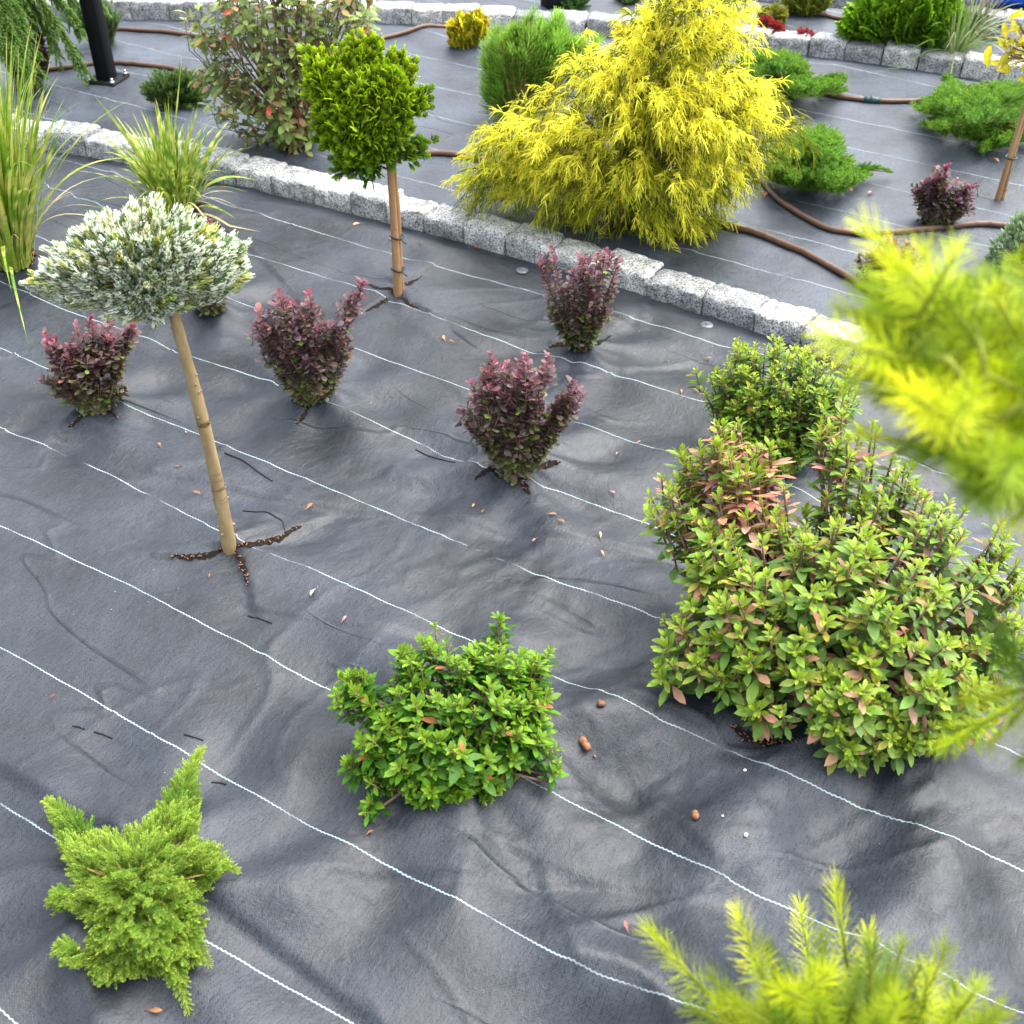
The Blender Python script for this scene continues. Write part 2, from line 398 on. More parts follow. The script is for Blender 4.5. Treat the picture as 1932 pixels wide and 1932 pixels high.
def bez_tubes(mb, P0, P1, P2, r0, r1, k=6, sides=5, s1=1.):
    s = np.linspace(0, s1, k)
    P = np.stack([bez(P0, P1, P2, np.full(len(P0), t)) for t in s], 1)
    r0 = np.broadcast_to(r0, (len(P0),)); r1 = np.broadcast_to(r1, (len(P0),))
    tubes(mb, P, r0[:, None] * (1 - s) + r1[:, None] * s, sides)

# ------------------------------------------------------------------ templates
def T_leaf(w=.42, fold=.12, droop=.15, wide=.5, cup=.0):
    ts = [0., .22, .55, .82, 1.]; ws = [.06, .75 if wide < .5 else .45, 1., .66, .0]
    if wide > .5: ws = [.05, .42, .92, .95, .1]
    V = []; F = []; g = []
    for t, q in zip(ts, ws):
        z = -droop * t * t + cup * math.sin(math.pi * t)
        V += [(-q * w / 2, t, z + fold * q * w), (0, t, z), (q * w / 2, t, z + fold * q * w)]; g += [t, t * .9, t]
    for i in range(len(ts) - 1):
        a = 3 * i; F += [(a, a + 1, a + 4, a + 3), (a + 1, a + 2, a + 5, a + 4)]
    return np.array(V), np.array(F), np.clip(np.array(g), 0, 1)
def T_shoot(n, length, nl, w, ang0, ang1, curl=0., flat_=0., seed=0, wtip=.35, cap=True):
    """needled shoot along +Y: two-segment needles"""
    r = np.random.default_rng(seed); V = []; F = []; g = []
    for i in range(n):
        s = (i + .5) / n; a = i * 2.39996 + r.uniform(-.3, .3)
        th = math.radians(ang0 + (ang1 - ang0) * s ** 1.5 + r.uniform(-8, 8))
        rad = A(math.cos(a), 0, math.sin(a) * (1 - flat_)); rad = rad / np.linalg.norm(rad)
        d = A(0, math.cos(th), 0) + rad * math.sin(th)
        d2 = nrm(d + A(0, curl, 0) - rad * curl * .6)
        side = nrm(np.cross(d, A(.3 * math.sin(a), 1, .2) if abs(d[1]) < .9 else A(math.sin(a), 0, math.cos(a))))
        l = nl * r.uniform(.75, 1.1) * (1 - .35 * s if cap else 1); b = A(0, length * s, 0)
        m = b + d * l * .55; e = m + d2 * l * .5
        k = len(V); V += [b - side * w * .3, b + side * w * .3, m + side * w * .5, m - side * w * .5, e + side * w * wtip * .5, e - side * w * wtip * .5]
        F += [(k, k + 1, k + 2, k + 3), (k + 3, k + 2, k + 4, k + 5)]; g += [0, 0, .6, .6, 1, 1]
    return np.array(V), np.array(F), np.array(g)
def T_fan(seed=0, n=7, cup=.35):
    """flat scale-leaved spray (unit length) with side branchlets, gently cupped"""
    r = np.random.default_rng(seed); V = []; F = []; g = []
    def strip(p, d, l, w, seg=2):
        nonlocal V, F, g
        side = A(d[1], -d[0], 0); k = len(V)
        for i in range(seg + 1):
            t = i / seg; q = p + d * l * t; ww = w * (1.0 if t < .9 else .55)
            z = -cup * (q[0] ** 2 * 1.6 + .5 * q[1] ** 2) + .02 * r.uniform(-1, 1)
            zz = .35 * w
            V += [q - side * ww / 2 + A(0, 0, z - zz), q + A(0, 0, z + zz), q + side * ww / 2 + A(0, 0, z - zz)]; gg = min(1, np.hypot(q[0], q[1])) ** 1.6; g += [gg] * 3
        for i in range(seg):
            a = k + 3 * i; F += [(a, a + 1, a + 4, a + 3), (a + 1, a + 2, a + 5, a + 4)]
    strip(A(0, 0, 0), A(0, 1, 0), .95, .10, 4)
    for i in range(n):
        t = .12 + .8 * i / n
        for sgn in (-1, 1):
            an = math.radians(r.uniform(38, 58)) * sgn; d = A(math.sin(an), math.cos(an), 0); l = (.52 - .34 * t) * r.uniform(.85, 1.15)
            p = A(0, t, 0); strip(p, d, l, .085, 2)
            for q in (.45, .8):
                an2 = an + sgn * math.radians(38) * (1 if r.random() < .5 else -1); d2 = A(math.sin(an2), math.cos(an2), 0)
                strip(p + d * l * q, d2, l * .42, .075, 1)
    return np.array(V), np.array(F), np.array(g)
def pick(Ts, n): return R0.integers(0, len(Ts), n)

T_AZ = [T_leaf(.38, .10, .12), T_leaf(.43, .14, .28), T_leaf(.34, .06, .0)]
T_OB = [T_leaf(.62, .08, .12, .6), T_leaf(.55, .12, .05, .6)]
T_EU = [T_leaf(.46, .10, .30), T_leaf(.5, .05, .15)]
T_FIR = [T_shoot(64, 1., .56, .098, 96, 30, 1.0, .0, s, .55) for s in (1, 2, 3)]
for _T in T_FIR:                                   # needles show either the green back or the silver underside
    _r = np.random.default_rng(5); _k = len(_T[2]) // 6; _T[2][:] = np.repeat(np.where(_r.random(_k) < .33, .05, 1.), 6) * np.tile([.2, .2, .95, .95, 1, 1], _k)
T_JUN = [T_shoot(34, 1., .30, .07, 60, 25, .1, .2, s) for s in (4, 5, 6)]
T_SPR = [T_shoot(120, 1., .46, .019, 78, 40, .05, .1, s, .4) for s in (7, 8, 9)]
T_PIN = [T_shoot(130, 1., .72, .030, 72, 22, .2, 0., s, .5) for s in (10, 11)]
T_FAN = [T_fan(s) for s in (1, 2, 3, 4)]
T_FLAT = [T_shoot(40, 1., .22, .06, 60, 30, .1, .6, s) for s in (14, 15)]

# ------------------------------------------------------------------ volumes from outlines
def inside(P, poly):
    x, y = P[:, 0], P[:, 1]; c = np.zeros(len(P), bool); n = len(poly)
    for i in range(n):
        (x0, y0), (x1, y1) = poly[i], poly[(i + 1) % n]
        m = ((y0 > y) != (y1 > y)) & (x < (x1 - x0) * (y - y0) / (y1 - y0 + 1e-12) + x0); c ^= m
    return c
def edged(P, poly):
    d = np.full(len(P), 1e9); n = len(poly)
    for i in range(n):
        a = np.array(poly[i], float); b = np.array(poly[(i + 1) % n], float); ab = b - a
        t = np.clip(((P - a) @ ab) / (ab @ ab + 1e-9), 0, 1); d = np.minimum(d, np.hypot(*(P - a - t[:, None] * ab).T))
    return d
def in_poly(poly, n):
    p = np.array(poly, float); lo, hi = p.min(0), p.max(0); out = []
    c = 0
    while c < n:
        q = rnd(lo, hi, (n * 3, 2)); q = q[inside(q, poly)]; out.append(q); c += len(q)
    return np.concatenate(out)[:n]
def upright(poly, n, base, k=.9, front=.62, shell=(.55, 1.), even=True):
    """points filling the rounded body whose outline is poly, standing on base"""
    q = in_poly(poly, n * (3 if even else 1)); 
    if even and len(q) > n:                         # thin the crowded ones
        keep = [0]; 
        cell = {}
        size = math.sqrt((np.ptp(q[:, 0]) * np.ptp(q[:, 1])) / n) * .62
        keep = []
        for i, (a, b) in enumerate(q):
            key = (int(a / size), int(b / size)); 
            if cell.get(key, 0) < 2: cell[key] = cell.get(key, 0) + 1; keep.append(i)
            if len(keep) >= n: break
        q = q[keep]
    n = len(q)
    d = edged(q, poly); Rm = max(d.max(), 1e-6)
    P = vplane(base, q[:, 0], q[:, 1]); r = rays(q[:, 0], q[:, 1]); ln = np.linalg.norm(r, axis=1)
    dist = np.linalg.norm(P - CAMP, axis=1); mpp = dist / FPX
    T = k * np.sqrt(np.clip(d * (2 * Rm - d), 0, None)) * mpp
    t = T * rnd(*shell, n) * np.where(rnd(size=n) < front, -1, 1)
    P = P + nrm(r) * t[:, None]
    gz = hgt(P[:, 0], P[:, 1]) + .012
    low = P[:, 2] < gz
    for _ in range(60):
        if not low.any(): break
        P[low] -= nrm(r)[low] * .008
        gz = hgt(P[:, 0], P[:, 1]) + .012; low = P[:, 2] < gz
    return P, q, d / Rm
def spreading(poly, n, hmax, lift=.0, shell=(.6, 1.)):
    q = in_poly(poly, n); d = edged(q, poly); Rm = max(d.max(), 1e-6)
    hz = hmax * np.sqrt(np.clip(d / Rm * (2 - d / Rm), 0, 1)) * rnd(*shell, n) * (.72 + .40 * vnoise(q[:, 0] / 34, q[:, 1] / 24, 77)) + lift
    z = hz * 1.
    for _ in range(5):
        P = flat(q[:, 0], q[:, 1], z); z = hgt(P[:, 0], P[:, 1]) + hz + .006
    return flat(q[:, 0], q[:, 1], z), q, d / Rm

def jit(c, n, a=.18, hue=.06):
    c = np.asarray(c, float); c = np.broadcast_to(c, (n, 3))
    return np.clip(c * (1 + rnd(-a, a, (n, 1))) * (1 + rnd(-hue, hue, (n, 3))), .002, .95)
def lerp(a, b, t): return np.asarray(a) * (1 - t) + np.asarray(b) * t
def grad(stops, s, n):
    """stops: list of (pos, rgb)"""
    xs = [p for p, _ in stops]; return np.stack([np.interp(s, xs, [c[i] for _, c in stops]) for i in range(3)], -1)

def leafy(mb, P0, P1, P2, m, s0, s1, whorl, size, Ts, th0, th1, colf, sizef=None, up=0.):
    n = len(P0)
    for j in range(m):
        s = s0 + (s1 - s0) * (j + rnd(.2, .8, n)) / m; s = np.clip(s, 0, 1)
        p = bez(P0, P1, P2, s); D = nrm(dbez(P0, P1, P2, s)); r, f, u = frame(D)
        rel = (s - s0) / (s1 - s0 + 1e-6)
        for w in range(whorl):
            a = j * 2.39996 + w * 2 * math.pi / whorl + rnd(-.5, .5, n)
            rad = r * np.cos(a)[:, None] + u * np.sin(a)[:, None]
            th = np.radians(th0 + (th1 - th0) * rel ** 1.6 + rnd(-14, 14, n))[:, None]
            ld = nrm(D * np.cos(th) + rad * np.sin(th) + A(0, 0, up)); un = D * np.sin(th) - rad * np.cos(th)
            rr = nrm(np.cross(ld, un)); un = np.cross(rr, ld)
            L_ = size * rnd(.7, 1.15, n) * (1. if sizef is None else sizef(rel))
            ca, cb = colf(rel, n)
            k = pick(Ts, n)
            for t in range(len(Ts)):
                i = k == t
                scatter(mb, Ts[t], p[i], (rr[i], ld[i], un[i]), L_[i], ca[i], cb[i])

def azalea(name, label, base, poly, n, size, col, k=.85, shoot=(.05, .085), leaves=13, group=None, stemr=.0022, tips=(), up=1., newc=None, groups=(), tilt=0., anchor=None):
    o = thing(name, base, label, 'shrub', group); foot = base
    TILT[0] = math.radians(tilt)
    if anchor: base = flat(*anchor)
    P, q, e = upright(poly, n, base, k, .66, (.35, 1.))
    if len(tips): P = np.concatenate([P, [vplane(base, float(a) + rnd(-9, 9), float(b_) + rnd(-9, 9)) + A(0, rnd(-.05, .03), 0) for a, b_ in tips for _ in range(3)]])
    pk_ = [np.ones(len(P))]
    for gi_, (gp, gn) in enumerate(groups):
        pk_.append(np.full(gn, 5.5 if gi_ in (0, 3) else 1.2))
        gq = in_poly(gp, gn); P = np.concatenate([P, vplane(base, gq[:, 0], gq[:, 1]) + np.stack([0 * gq[:, 0], rnd(-.10, .06, gn), 0 * gq[:, 0]], -1)])
    TILT[0] = 0.; P[:, 2] = np.maximum(P[:, 2], hgt(P[:, 0], P[:, 1]) + .012)
    n = len(P); c = foot + A(0, 0, .02)
    PK[0] = np.concatenate(pk_) if groups else None
    d = nrm(nrm(P - c) * .75 + A(0, 0, up) + rnd(-.28, .28, (n, 3)))
    Ls = rnd(*shoot, n)[:, None]; size = size * rnd(.62, 1.2, n)
    S = P - d * Ls; gz = hgt(S[:, 0], S[:, 1]) + .01; S[:, 2] = np.maximum(S[:, 2], gz)
    mb = MB()
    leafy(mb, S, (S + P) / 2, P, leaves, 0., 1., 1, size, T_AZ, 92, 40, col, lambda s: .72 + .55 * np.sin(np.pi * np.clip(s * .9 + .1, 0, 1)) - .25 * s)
    if newc is not None:                             # fresh rosette at each tip
        leafy(mb, lerp(S, P, .8), lerp(S, P, .9), P, 7, 0., 1., 1, size * .55, T_AZ, 62, 16, lambda s_, n_: (jit(newc, n_, .25, .06) * .7, jit(newc, n_, .25, .06)))
    mb.build('foliage', M['leaf'], o)
    sb = MB()
    mid = c + (S - c) * A(.55, .55, .35) + rnd(-.02, .02, (n, 3)); gz = hgt(mid[:, 0], mid[:, 1]) + .008; mid[:, 2] = np.maximum(mid[:, 2], gz)
    bez_tubes(sb, np.repeat(c[None], n, 0) + rnd(-.012, .012, (n, 3)), mid, S, stemr * 1.5, stemr, 6, 5)
    bez_tubes(sb, S, (S + P) / 2, P, stemr * .9, stemr * .5, 3, 4)
    sb.build('stems', M['twig'], o)
    return o

def barberry(name, label, base, poly, n, size=.017, k=.75, group='purple barberry shrubs', nodes=24, tipred=1., tips=(), low=(.17, .21, .05)):
    o = thing(name, base, label, 'shrub', group)
    P, q, e = upright(poly, int(n * 1.), base, k, .6, (.3, 1.))
    if tips: P = np.concatenate([P, [vplane(base, float(a), float(b_)) + A(0, rnd(-.02, .02), 0) for a, b_ in tips]])
    n = len(P); c = base
    hz = (P - c); mid = c + hz * A(.62, .62, .42); gz = hgt(mid[:, 0], mid[:, 1]) + .01; mid[:, 2] = np.maximum(mid[:, 2], gz)
    P0 = np.repeat(c[None], n, 0) + rnd(-.015, .015, (n, 3)) * A(1, 1, 0)
    top = np.clip((P[:, 2] - c[2]) / (np.percentile(P[:, 2], 95) - c[2] + 1e-6), 0, 1)
    def colf(s, n_):
        hot = np.clip((top - .35) / .5, 0, 1) * tipred
        w = (s ** 1.3 * (.25 + .75 * top))
        b = grad([(0, low), (.22, (.15, .125, .06)), (.5, (.145, .080, .088)), (.8, (.20, .070, .095)), (1, (.30, .06, .10))], w, n_)
        tip = (s > .88)[:, None] * (hot * (rnd(size=n_) < .6) * rnd(.4, 1, n_))[:, None]
        b = b * (1 - tip) + np.array([.31, .05, .085]) * tip
        g = (rnd(size=n_) < .10 * (1 - w))[:, None]; b = np.where(g, A(.16, .26, .04), b)
        g = (rnd(size=n_) < .03)[:, None]; b = np.where(g, A(.42, .20, .16), b)
        g = (rnd(size=n_) < .30)[:, None]; b = np.where(g, b * .45 + A(.13, .095, .10) * .75, b)
        b = jit(b, n_, .3, .08) * .88; return b * .85, b * 1.1
    mb = MB(); leafy(mb, P0, mid, P, nodes, .16, 1., 4, size * 1.3, T_OB, 92, 46, colf, lambda s: (1.15 - .45 * s) * rnd(.7, 1.2), .10)
    PV, qv, ev = upright(poly, int(n * 2.6), base, k, .62, (.3, 1.)); nv = len(PV); top = np.clip((PV[:, 2] - c[2]) / (np.percentile(P[:, 2], 95) - c[2] + 1e-6), 0, 1)
    dv = nrm(nrm(PV - c) + A(0, 0, .3) + rnd(-.6, .6, (nv, 3))); SV = PV - dv * .04
    leafy(mb, SV, (SV + PV) / 2, PV, 5, 0., 1., 2, size * 1.25, T_OB, 85, 45, lambda s_, n_: colf(.3 + .6 * s_, n_), lambda s_: rnd(.7, 1.2), .05)
    mb.build('foliage', M['purple'], o)
    sb = MB(); bez_tubes(sb, SV, (SV + PV) / 2, PV, .0012, .0007, 3, 4); bez_tubes(sb, P0, mid, P, .0028, .001, 7, 5); sb.build('stems', M['twig'], o)
    return o

def juniper(name, label, base, poly, n, hmax, size, c_in, c_out, c_tip, arms=(), group=None, upk=.55):
    o = thing(name, base, label, 'juniper', group)
    mb = MB()
    P, q, e = spreading(poly, n, hmax); c = base
    out = nrm((P - c) * A(1, 1, 0)); 
    d = nrm(out * .75 + A(0, 0, 1) * (upk * (.6 + e[:, None])) + rnd(-.45, .45, (n, 3)))
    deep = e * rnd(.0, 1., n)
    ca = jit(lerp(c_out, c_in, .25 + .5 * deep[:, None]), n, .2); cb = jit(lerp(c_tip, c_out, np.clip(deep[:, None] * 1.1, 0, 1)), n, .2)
    k = pick(T_JUN, n); rl = rnd(0, 6.28, n); L_ = size * rnd(.7, 1.3, n)
    S = P - d * L_[:, None] * .6
    S[:, 2] = np.maximum(S[:, 2], hgt(S[:, 0], S[:, 1]) + .004)
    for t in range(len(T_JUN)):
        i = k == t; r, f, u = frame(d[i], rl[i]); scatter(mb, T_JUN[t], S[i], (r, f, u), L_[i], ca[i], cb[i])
    sb = MB()
    m = R0.choice(n, min(n, 90), False); Q = S[m]
    mid = c + (Q - c) * .5 + A(0, 0, .01); mid[:, 2] = np.maximum(mid[:, 2], hgt(mid[:, 0], mid[:, 1]) + .012)
    bez_tubes(sb, np.repeat(c[None], len(Q), 0), mid, Q, .0035, .0012, 6, 5)
    for (pa, pb, hb, w) in arms:
        a = gnd(*pa) + A(0, 0, .03); b = flat(*pb, float(hgt(*flat(*pb)[:2])) + hb); kk = 34
        s = np.repeat(np.linspace(0, 1, kk), 3); pos = a + (b - a) * s[:, None] + A(0, 0, .015) * np.sin(np.pi * s)[:, None]
        D = nrm(b - a); sd = nrm(np.cross(D, A(0, 0, 1)))
        sgn = np.tile([-1, 1, .15], kk)
        dd = nrm(D * .8 + sd * (sgn * .75)[:, None] + rnd(-.25, .25, (len(s), 3)) + A(0, 0, .25))
        LL = .8 * w * (1.05 - .75 * s) * rnd(.75, 1.2, len(s))
        cc = jit(lerp(c_out, c_tip, s[:, None]), len(s), .15); 
        for t in range(len(T_JUN)):
            i = np.arange(len(s)) % 3 == t; r, f, u = frame(dd[i], rnd(0, 6, i.sum())); scatter(mb, T_JUN[t], pos[i], (r, f, u), LL[i], cc[i] * .7, cc[i])
        bez_tubes(sb, a[None], (a + b)[None] / 2 + A(0, 0, .012), b[None], .0032, .0012, 8, 5)
    mb.build('foliage', M['needle'], o); sb.build('stems', M['greentwig'], o)
    return o

def fans(mb, P, D, size, ca, cb, spread=.5, Ts=T_FAN):
    n = len(P); d = nrm(D + rnd(-spread, spread, (n, 3))); k = pick(Ts, n); L_ = size * rnd(.7, 1.25, n); rl = rnd(0, 6.28, n)
    for t in range(len(Ts)):
        i = k == t; r, f, u = frame(d[i], rl[i]); scatter(mb, Ts[t], P[i], (r, f, u), L_[i], ca[i], cb[i])

def filaments(mb, P, D, length, m, c0, c1, width, droop=.9, seg=6):
    """drooping thread foliage: a main thread with m side threads each"""
    n = len(P); d = nrm(D); s = np.linspace(0, 1, seg + 1)
    def ribbon(B, d0, l, w, ca, cb, dr):
        k = len(B)
        Q = B[:, None] + d0[:, None] * (l[:, None] * s)[..., None] + A(0, 0, -1) * (dr[:, None] * l[:, None] * s ** 2)[..., None]
        Q[:, :, 2] = np.maximum(Q[:, :, 2], hgt(Q[:, :, 0], Q[:, :, 1]) + .006)
        side = nrm(np.cross(d0, rnd(-1, 1, (k, 3))))
        ww = w * (1 - .55 * s); wv = side[:, None] * (ww[:, None])[None]
        V = np.stack([Q - wv / 2, Q + wv / 2], 2)
        i = np.arange(seg); F = np.stack([2 * i, 2 * i + 1, 2 * i + 3, 2 * i + 2], -1)
        FF = (F[None] + (np.arange(k) * 2 * (seg + 1))[:, None, None]).reshape(-1, 4)
        C = ca[:, None] * (1 - s[None, :, None]) + cb[:, None] * s[None, :, None]; C = np.repeat(C[:, :, None], 2, 2)
        mb.add(V.reshape(-1, 3), FF, C.reshape(-1, 3)); return Q
    l = length * rnd(.6, 1.25, n); dr = droop * rnd(.5, 1.3, n)
    Q = ribbon(P, d, l, width, c0, lerp(c0, c1, .8), dr)
    for j in range(m):
        t = rnd(.1, .9, n); i0 = np.clip((t * seg).astype(int), 0, seg - 1); B = Q[np.arange(n), i0]; tan = nrm(Q[np.arange(n), i0 + 1] - B)
        sd = nrm(np.cross(tan, rnd(-1, 1, (n, 3)))); dd = nrm(tan + sd * rnd(.5, 1.1, n)[:, None])
        ribbon(B, dd, l * rnd(.28, .55, n), width * .9, lerp(c0, c1, .4), c1, dr * .6)

def blades(mb, base, n, length, width, lean, droop, cols, band=0., rad=.04, seg=14, tips=None):
    a = rnd(0, 6.283, n); le = np.abs(R0.normal(0, lean, n)); L_ = length * rnd(.55, 1.1, n)
    out = np.stack([np.cos(a), np.sin(a), np.zeros(n)], -1)
    B = base + out * (rad * np.sqrt(rnd(0, 1, n)))[:, None]
    d = nrm(out * np.sin(le)[:, None] + A(0, 0, 1) * np.cos(le)[:, None])
    if tips is not None:
        k = len(tips); d[:k] = nrm(np.array(tips) - B[:k]); L_[:k] = np.linalg.norm(np.array(tips) - B[:k], axis=1) * 1.06
    s = np.linspace(0, 1, seg + 1); dr = droop * rnd(.2, 1.6, n) * (.25 + np.sin(le) * 1.6)
    Q = B[:, None] + d[:, None] * (L_[:, None] * s)[..., None] + (A(0, 0, -1) * .75 + out[:, None] * .35) * (dr[:, None] * L_[:, None] * s ** 2.4)[..., None]
    Q[:, :, 2] = np.maximum(Q[:, :, 2], hgt(Q[:, :, 0], Q[:, :, 1]) + .004)
    side = nrm(np.cross(d, out) + rnd(-.4, .4, (n, 3)))
    w = width * rnd(.6, 1.2, n)[:, None] * np.minimum(1, 2.6 * (1 - s))[None] * (.6 + .4 * np.minimum(1, s * 6))[None]
    V = np.stack([Q - side[:, None] * w[..., None] / 2, Q + side[:, None] * w[..., None] / 2], 2)
    i = np.arange(seg); F = np.stack([2 * i, 2 * i + 1, 2 * i + 3, 2 * i + 2], -1)
    FF = (F[None] + (np.arange(n) * 2 * (seg + 1))[:, None, None]).reshape(-1, 4)
    ci = R0.integers(0, len(cols), n); C = np.array(cols)[ci][:, None] * np.ones((1, seg + 1, 1)) * rnd(.8, 1.2, (n, 1, 1))
    if band:
        on = np.sin(s[None] * L_[:, None] * 2 * math.pi / band + rnd(0, 6, n)[:, None]) > .45
        C = np.where(on[..., None], A(.50, .52, .12), C)
    C = np.repeat(C[:, :, None], 2, 2)
    mb.add(V.reshape(-1, 3), FF, C.reshape(-1, 3))

def trunk(name, pts, radii, mat, parent, sides=14, rough=.04, knots=0):
    pts = np.array(pts, float); k = 40; s = np.linspace(0, 1, k); t = np.linspace(0, 1, len(pts))
    P = np.stack([np.interp(s, t, pts[:, i]) for i in range(3)], -1); P[1:-1] = .25 * P[:-2] + .5 * P[1:-1] + .25 * P[2:]
    r = np.interp(s, np.linspace(0, 1, len(radii)), radii) * (1 + rnd(-rough, rough, k))
    mb = MB(); tubes(mb, P[None], r[None], sides)
    for _ in range(knots):
        i = R0.integers(4, k - 3); a = rnd(0, 6.28); q = P[i] + r[i] * .9 * A(math.cos(a), math.sin(a), 0)
        tubes(mb, np.stack([q, q + A(math.cos(a), math.sin(a), .4) * r[i] * .3])[None], [[r[i] * .28, r[i] * .16]], 6)
    return mb.build(name, mat, parent)

# ================================================================== THE SETTING
def sheet(name, xs, ylo, yhi, nt, level=None, under=False):
    """one terrace of fabric between two lines, in a grid of real bumps"""
    if isinstance(nt, int): t = np.linspace(0, 1, nt)
    else: t = nt
    X = np.repeat(xs[:, None], len(t), 1); Y = ylo(xs)[:, None] * (1 - t) + yhi(xs)[:, None] * t
    return X, Y
LINES = {1:[(0,1515),(100,1577),(375,1765),(500,1840),(668,1932)],
 2:[(0,1220),(160,1310),(355,1425),(550,1540),(760,1645),(930,1735),(1120,1840),(1320,1900)],
 3:[(0,990),(240,1100),(400,1185),(640,1310),(980,1465),(1230,1590),(1480,1715),(1640,1775),(1900,1900)],
 4:[(0,805),(200,890),(410,1000),(480,1035),(580,1070),(760,1150),(900,1215),(1030,1270),(1170,1320),(1380,1420),(1600,1510),(1932,1635)],
 5:[(0,655),(90,695),(240,765),(520,880),(700,955),(1000,1080),(1260,1170),(1800,1370),(1900,1410)],
 6:[(0,530),(110,580),(270,635),(350,670),(500,715),(650,770),(850,865),(1000,905),(1250,1000)],
 7:[(60,440),(110,465),(435,565),(550,600),(665,655),(870,730),(1080,795),(1280,860)],
 8:[(80,340),(260,415),(470,480),(690,545),(800,590),(1000,665),(1110,690),(1310,755)],
 9:[(80,290),(270,345),(380,370),(700,470),(1000,550),(1200,600),(1370,655)]}
TH = -.524427696; LN = A(-math.sin(TH), math.cos(TH)); LT = A(math.cos(TH), math.sin(TH)); LD0, LS = .210760957 * H, .149787222 * H
lerp_ = lambda a, b, t: a + (b - a) * t
_pts, _res = [], []
for k, pl in LINES.items():
    pp = [(lerp_(p0[0], p1[0], t), lerp_(p0[1], p1[1], t)) for p0, p1 in zip(pl[:-1], pl[1:]) for t in np.arange(0, 1, 1 / max(1, round((p1[0] - p0[0]) / 42)))] + [pl[-1]]
    for a, b in pp:
        g = gnd(a, b); _pts.append(g[:2]); _res.append(k - (LN @ g[:2] - LD0) / LS)
_pts = np.array(_pts); _res = np.array(_res)
def line_uv(X, Y, warp):
    v = (X * LN[0] + Y * LN[1] - LD0) / LS; u = X * LT[0] + Y * LT[1]
    if warp:
        num = np.zeros_like(X); den = np.full_like(X, .10)
        for (a, b), r in zip(_pts, _res):
            w = np.exp(-(((X - a) * LT[0] + (Y - b) * LT[1]) / .045) ** 2 - (((X - a) * LN[0] + (Y - b) * LN[1]) / .09) ** 2); num += w * r; den += w
        v = v + num / den
    return u, v
def fabric(name, X, Y, Z, warp, off=0.):
    n, m = X.shape; V = np.stack([X, Y, Z], -1).reshape(-1, 3)
    i, j = np.meshgrid(np.arange(n - 1), np.arange(m - 1), indexing='ij')
    F = np.stack([i * m + j, (i + 1) * m + j, (i + 1) * m + j + 1, i * m + j + 1], -1).reshape(-1, 4)
    mb = MB(); mb.add(V, F); o = mb.build(name, M['fabric' if warp else 'paler'])
    u, v = line_uv(X, Y, warp); v = v + off
    uvl = o.data.uv_layers.new(name='UVMap'); idx = np.empty(len(o.data.loops), np.int32); o.data.loops.foreach_get('vertex_index', idx)
    uvl.data.foreach_set('uv', np.stack([u.ravel()[idx], v.ravel()[idx]], -1).astype(np.float32).ravel())
    return tag(o, kind='structure')
xs = np.concatenate([np.linspace(-6, -2.0, 60)[:-1], np.arange(-2.0, 1.6, .0085), np.linspace(1.6, 6, 66)])
ya = np.concatenate([np.linspace(0, .28, 36)[:-1], np.linspace(.28, 1., 420)])
lo = lambda x: np.full_like(x, -1.2)
X = np.repeat(xs[:, None], len(ya), 1); Y = lo(xs)[:, None] * (1 - ya) + (k1(xs) - .004)[:, None] * ya
fabric('ground', X, Y, hgt(X, Y), True)
xs2 = np.concatenate([np.linspace(-9, -3.2, 60)[:-1], np.arange(-3.2, 3.2, .018), np.linspace(3.2, 9, 60)])
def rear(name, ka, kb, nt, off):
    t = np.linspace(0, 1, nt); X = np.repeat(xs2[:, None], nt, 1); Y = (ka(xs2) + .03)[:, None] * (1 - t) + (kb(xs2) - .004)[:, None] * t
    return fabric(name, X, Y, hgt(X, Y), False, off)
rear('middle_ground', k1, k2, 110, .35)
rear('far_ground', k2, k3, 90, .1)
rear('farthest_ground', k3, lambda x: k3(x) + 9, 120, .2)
mb = MB(); mb.add([(-150, -150, -.12), (150, -150, -.12), (150, 150, -.12), (-150, 150, -.12)], [(0, 1, 2, 3)])
tag(mb.build('soil_ground', M['soil']), kind='structure')

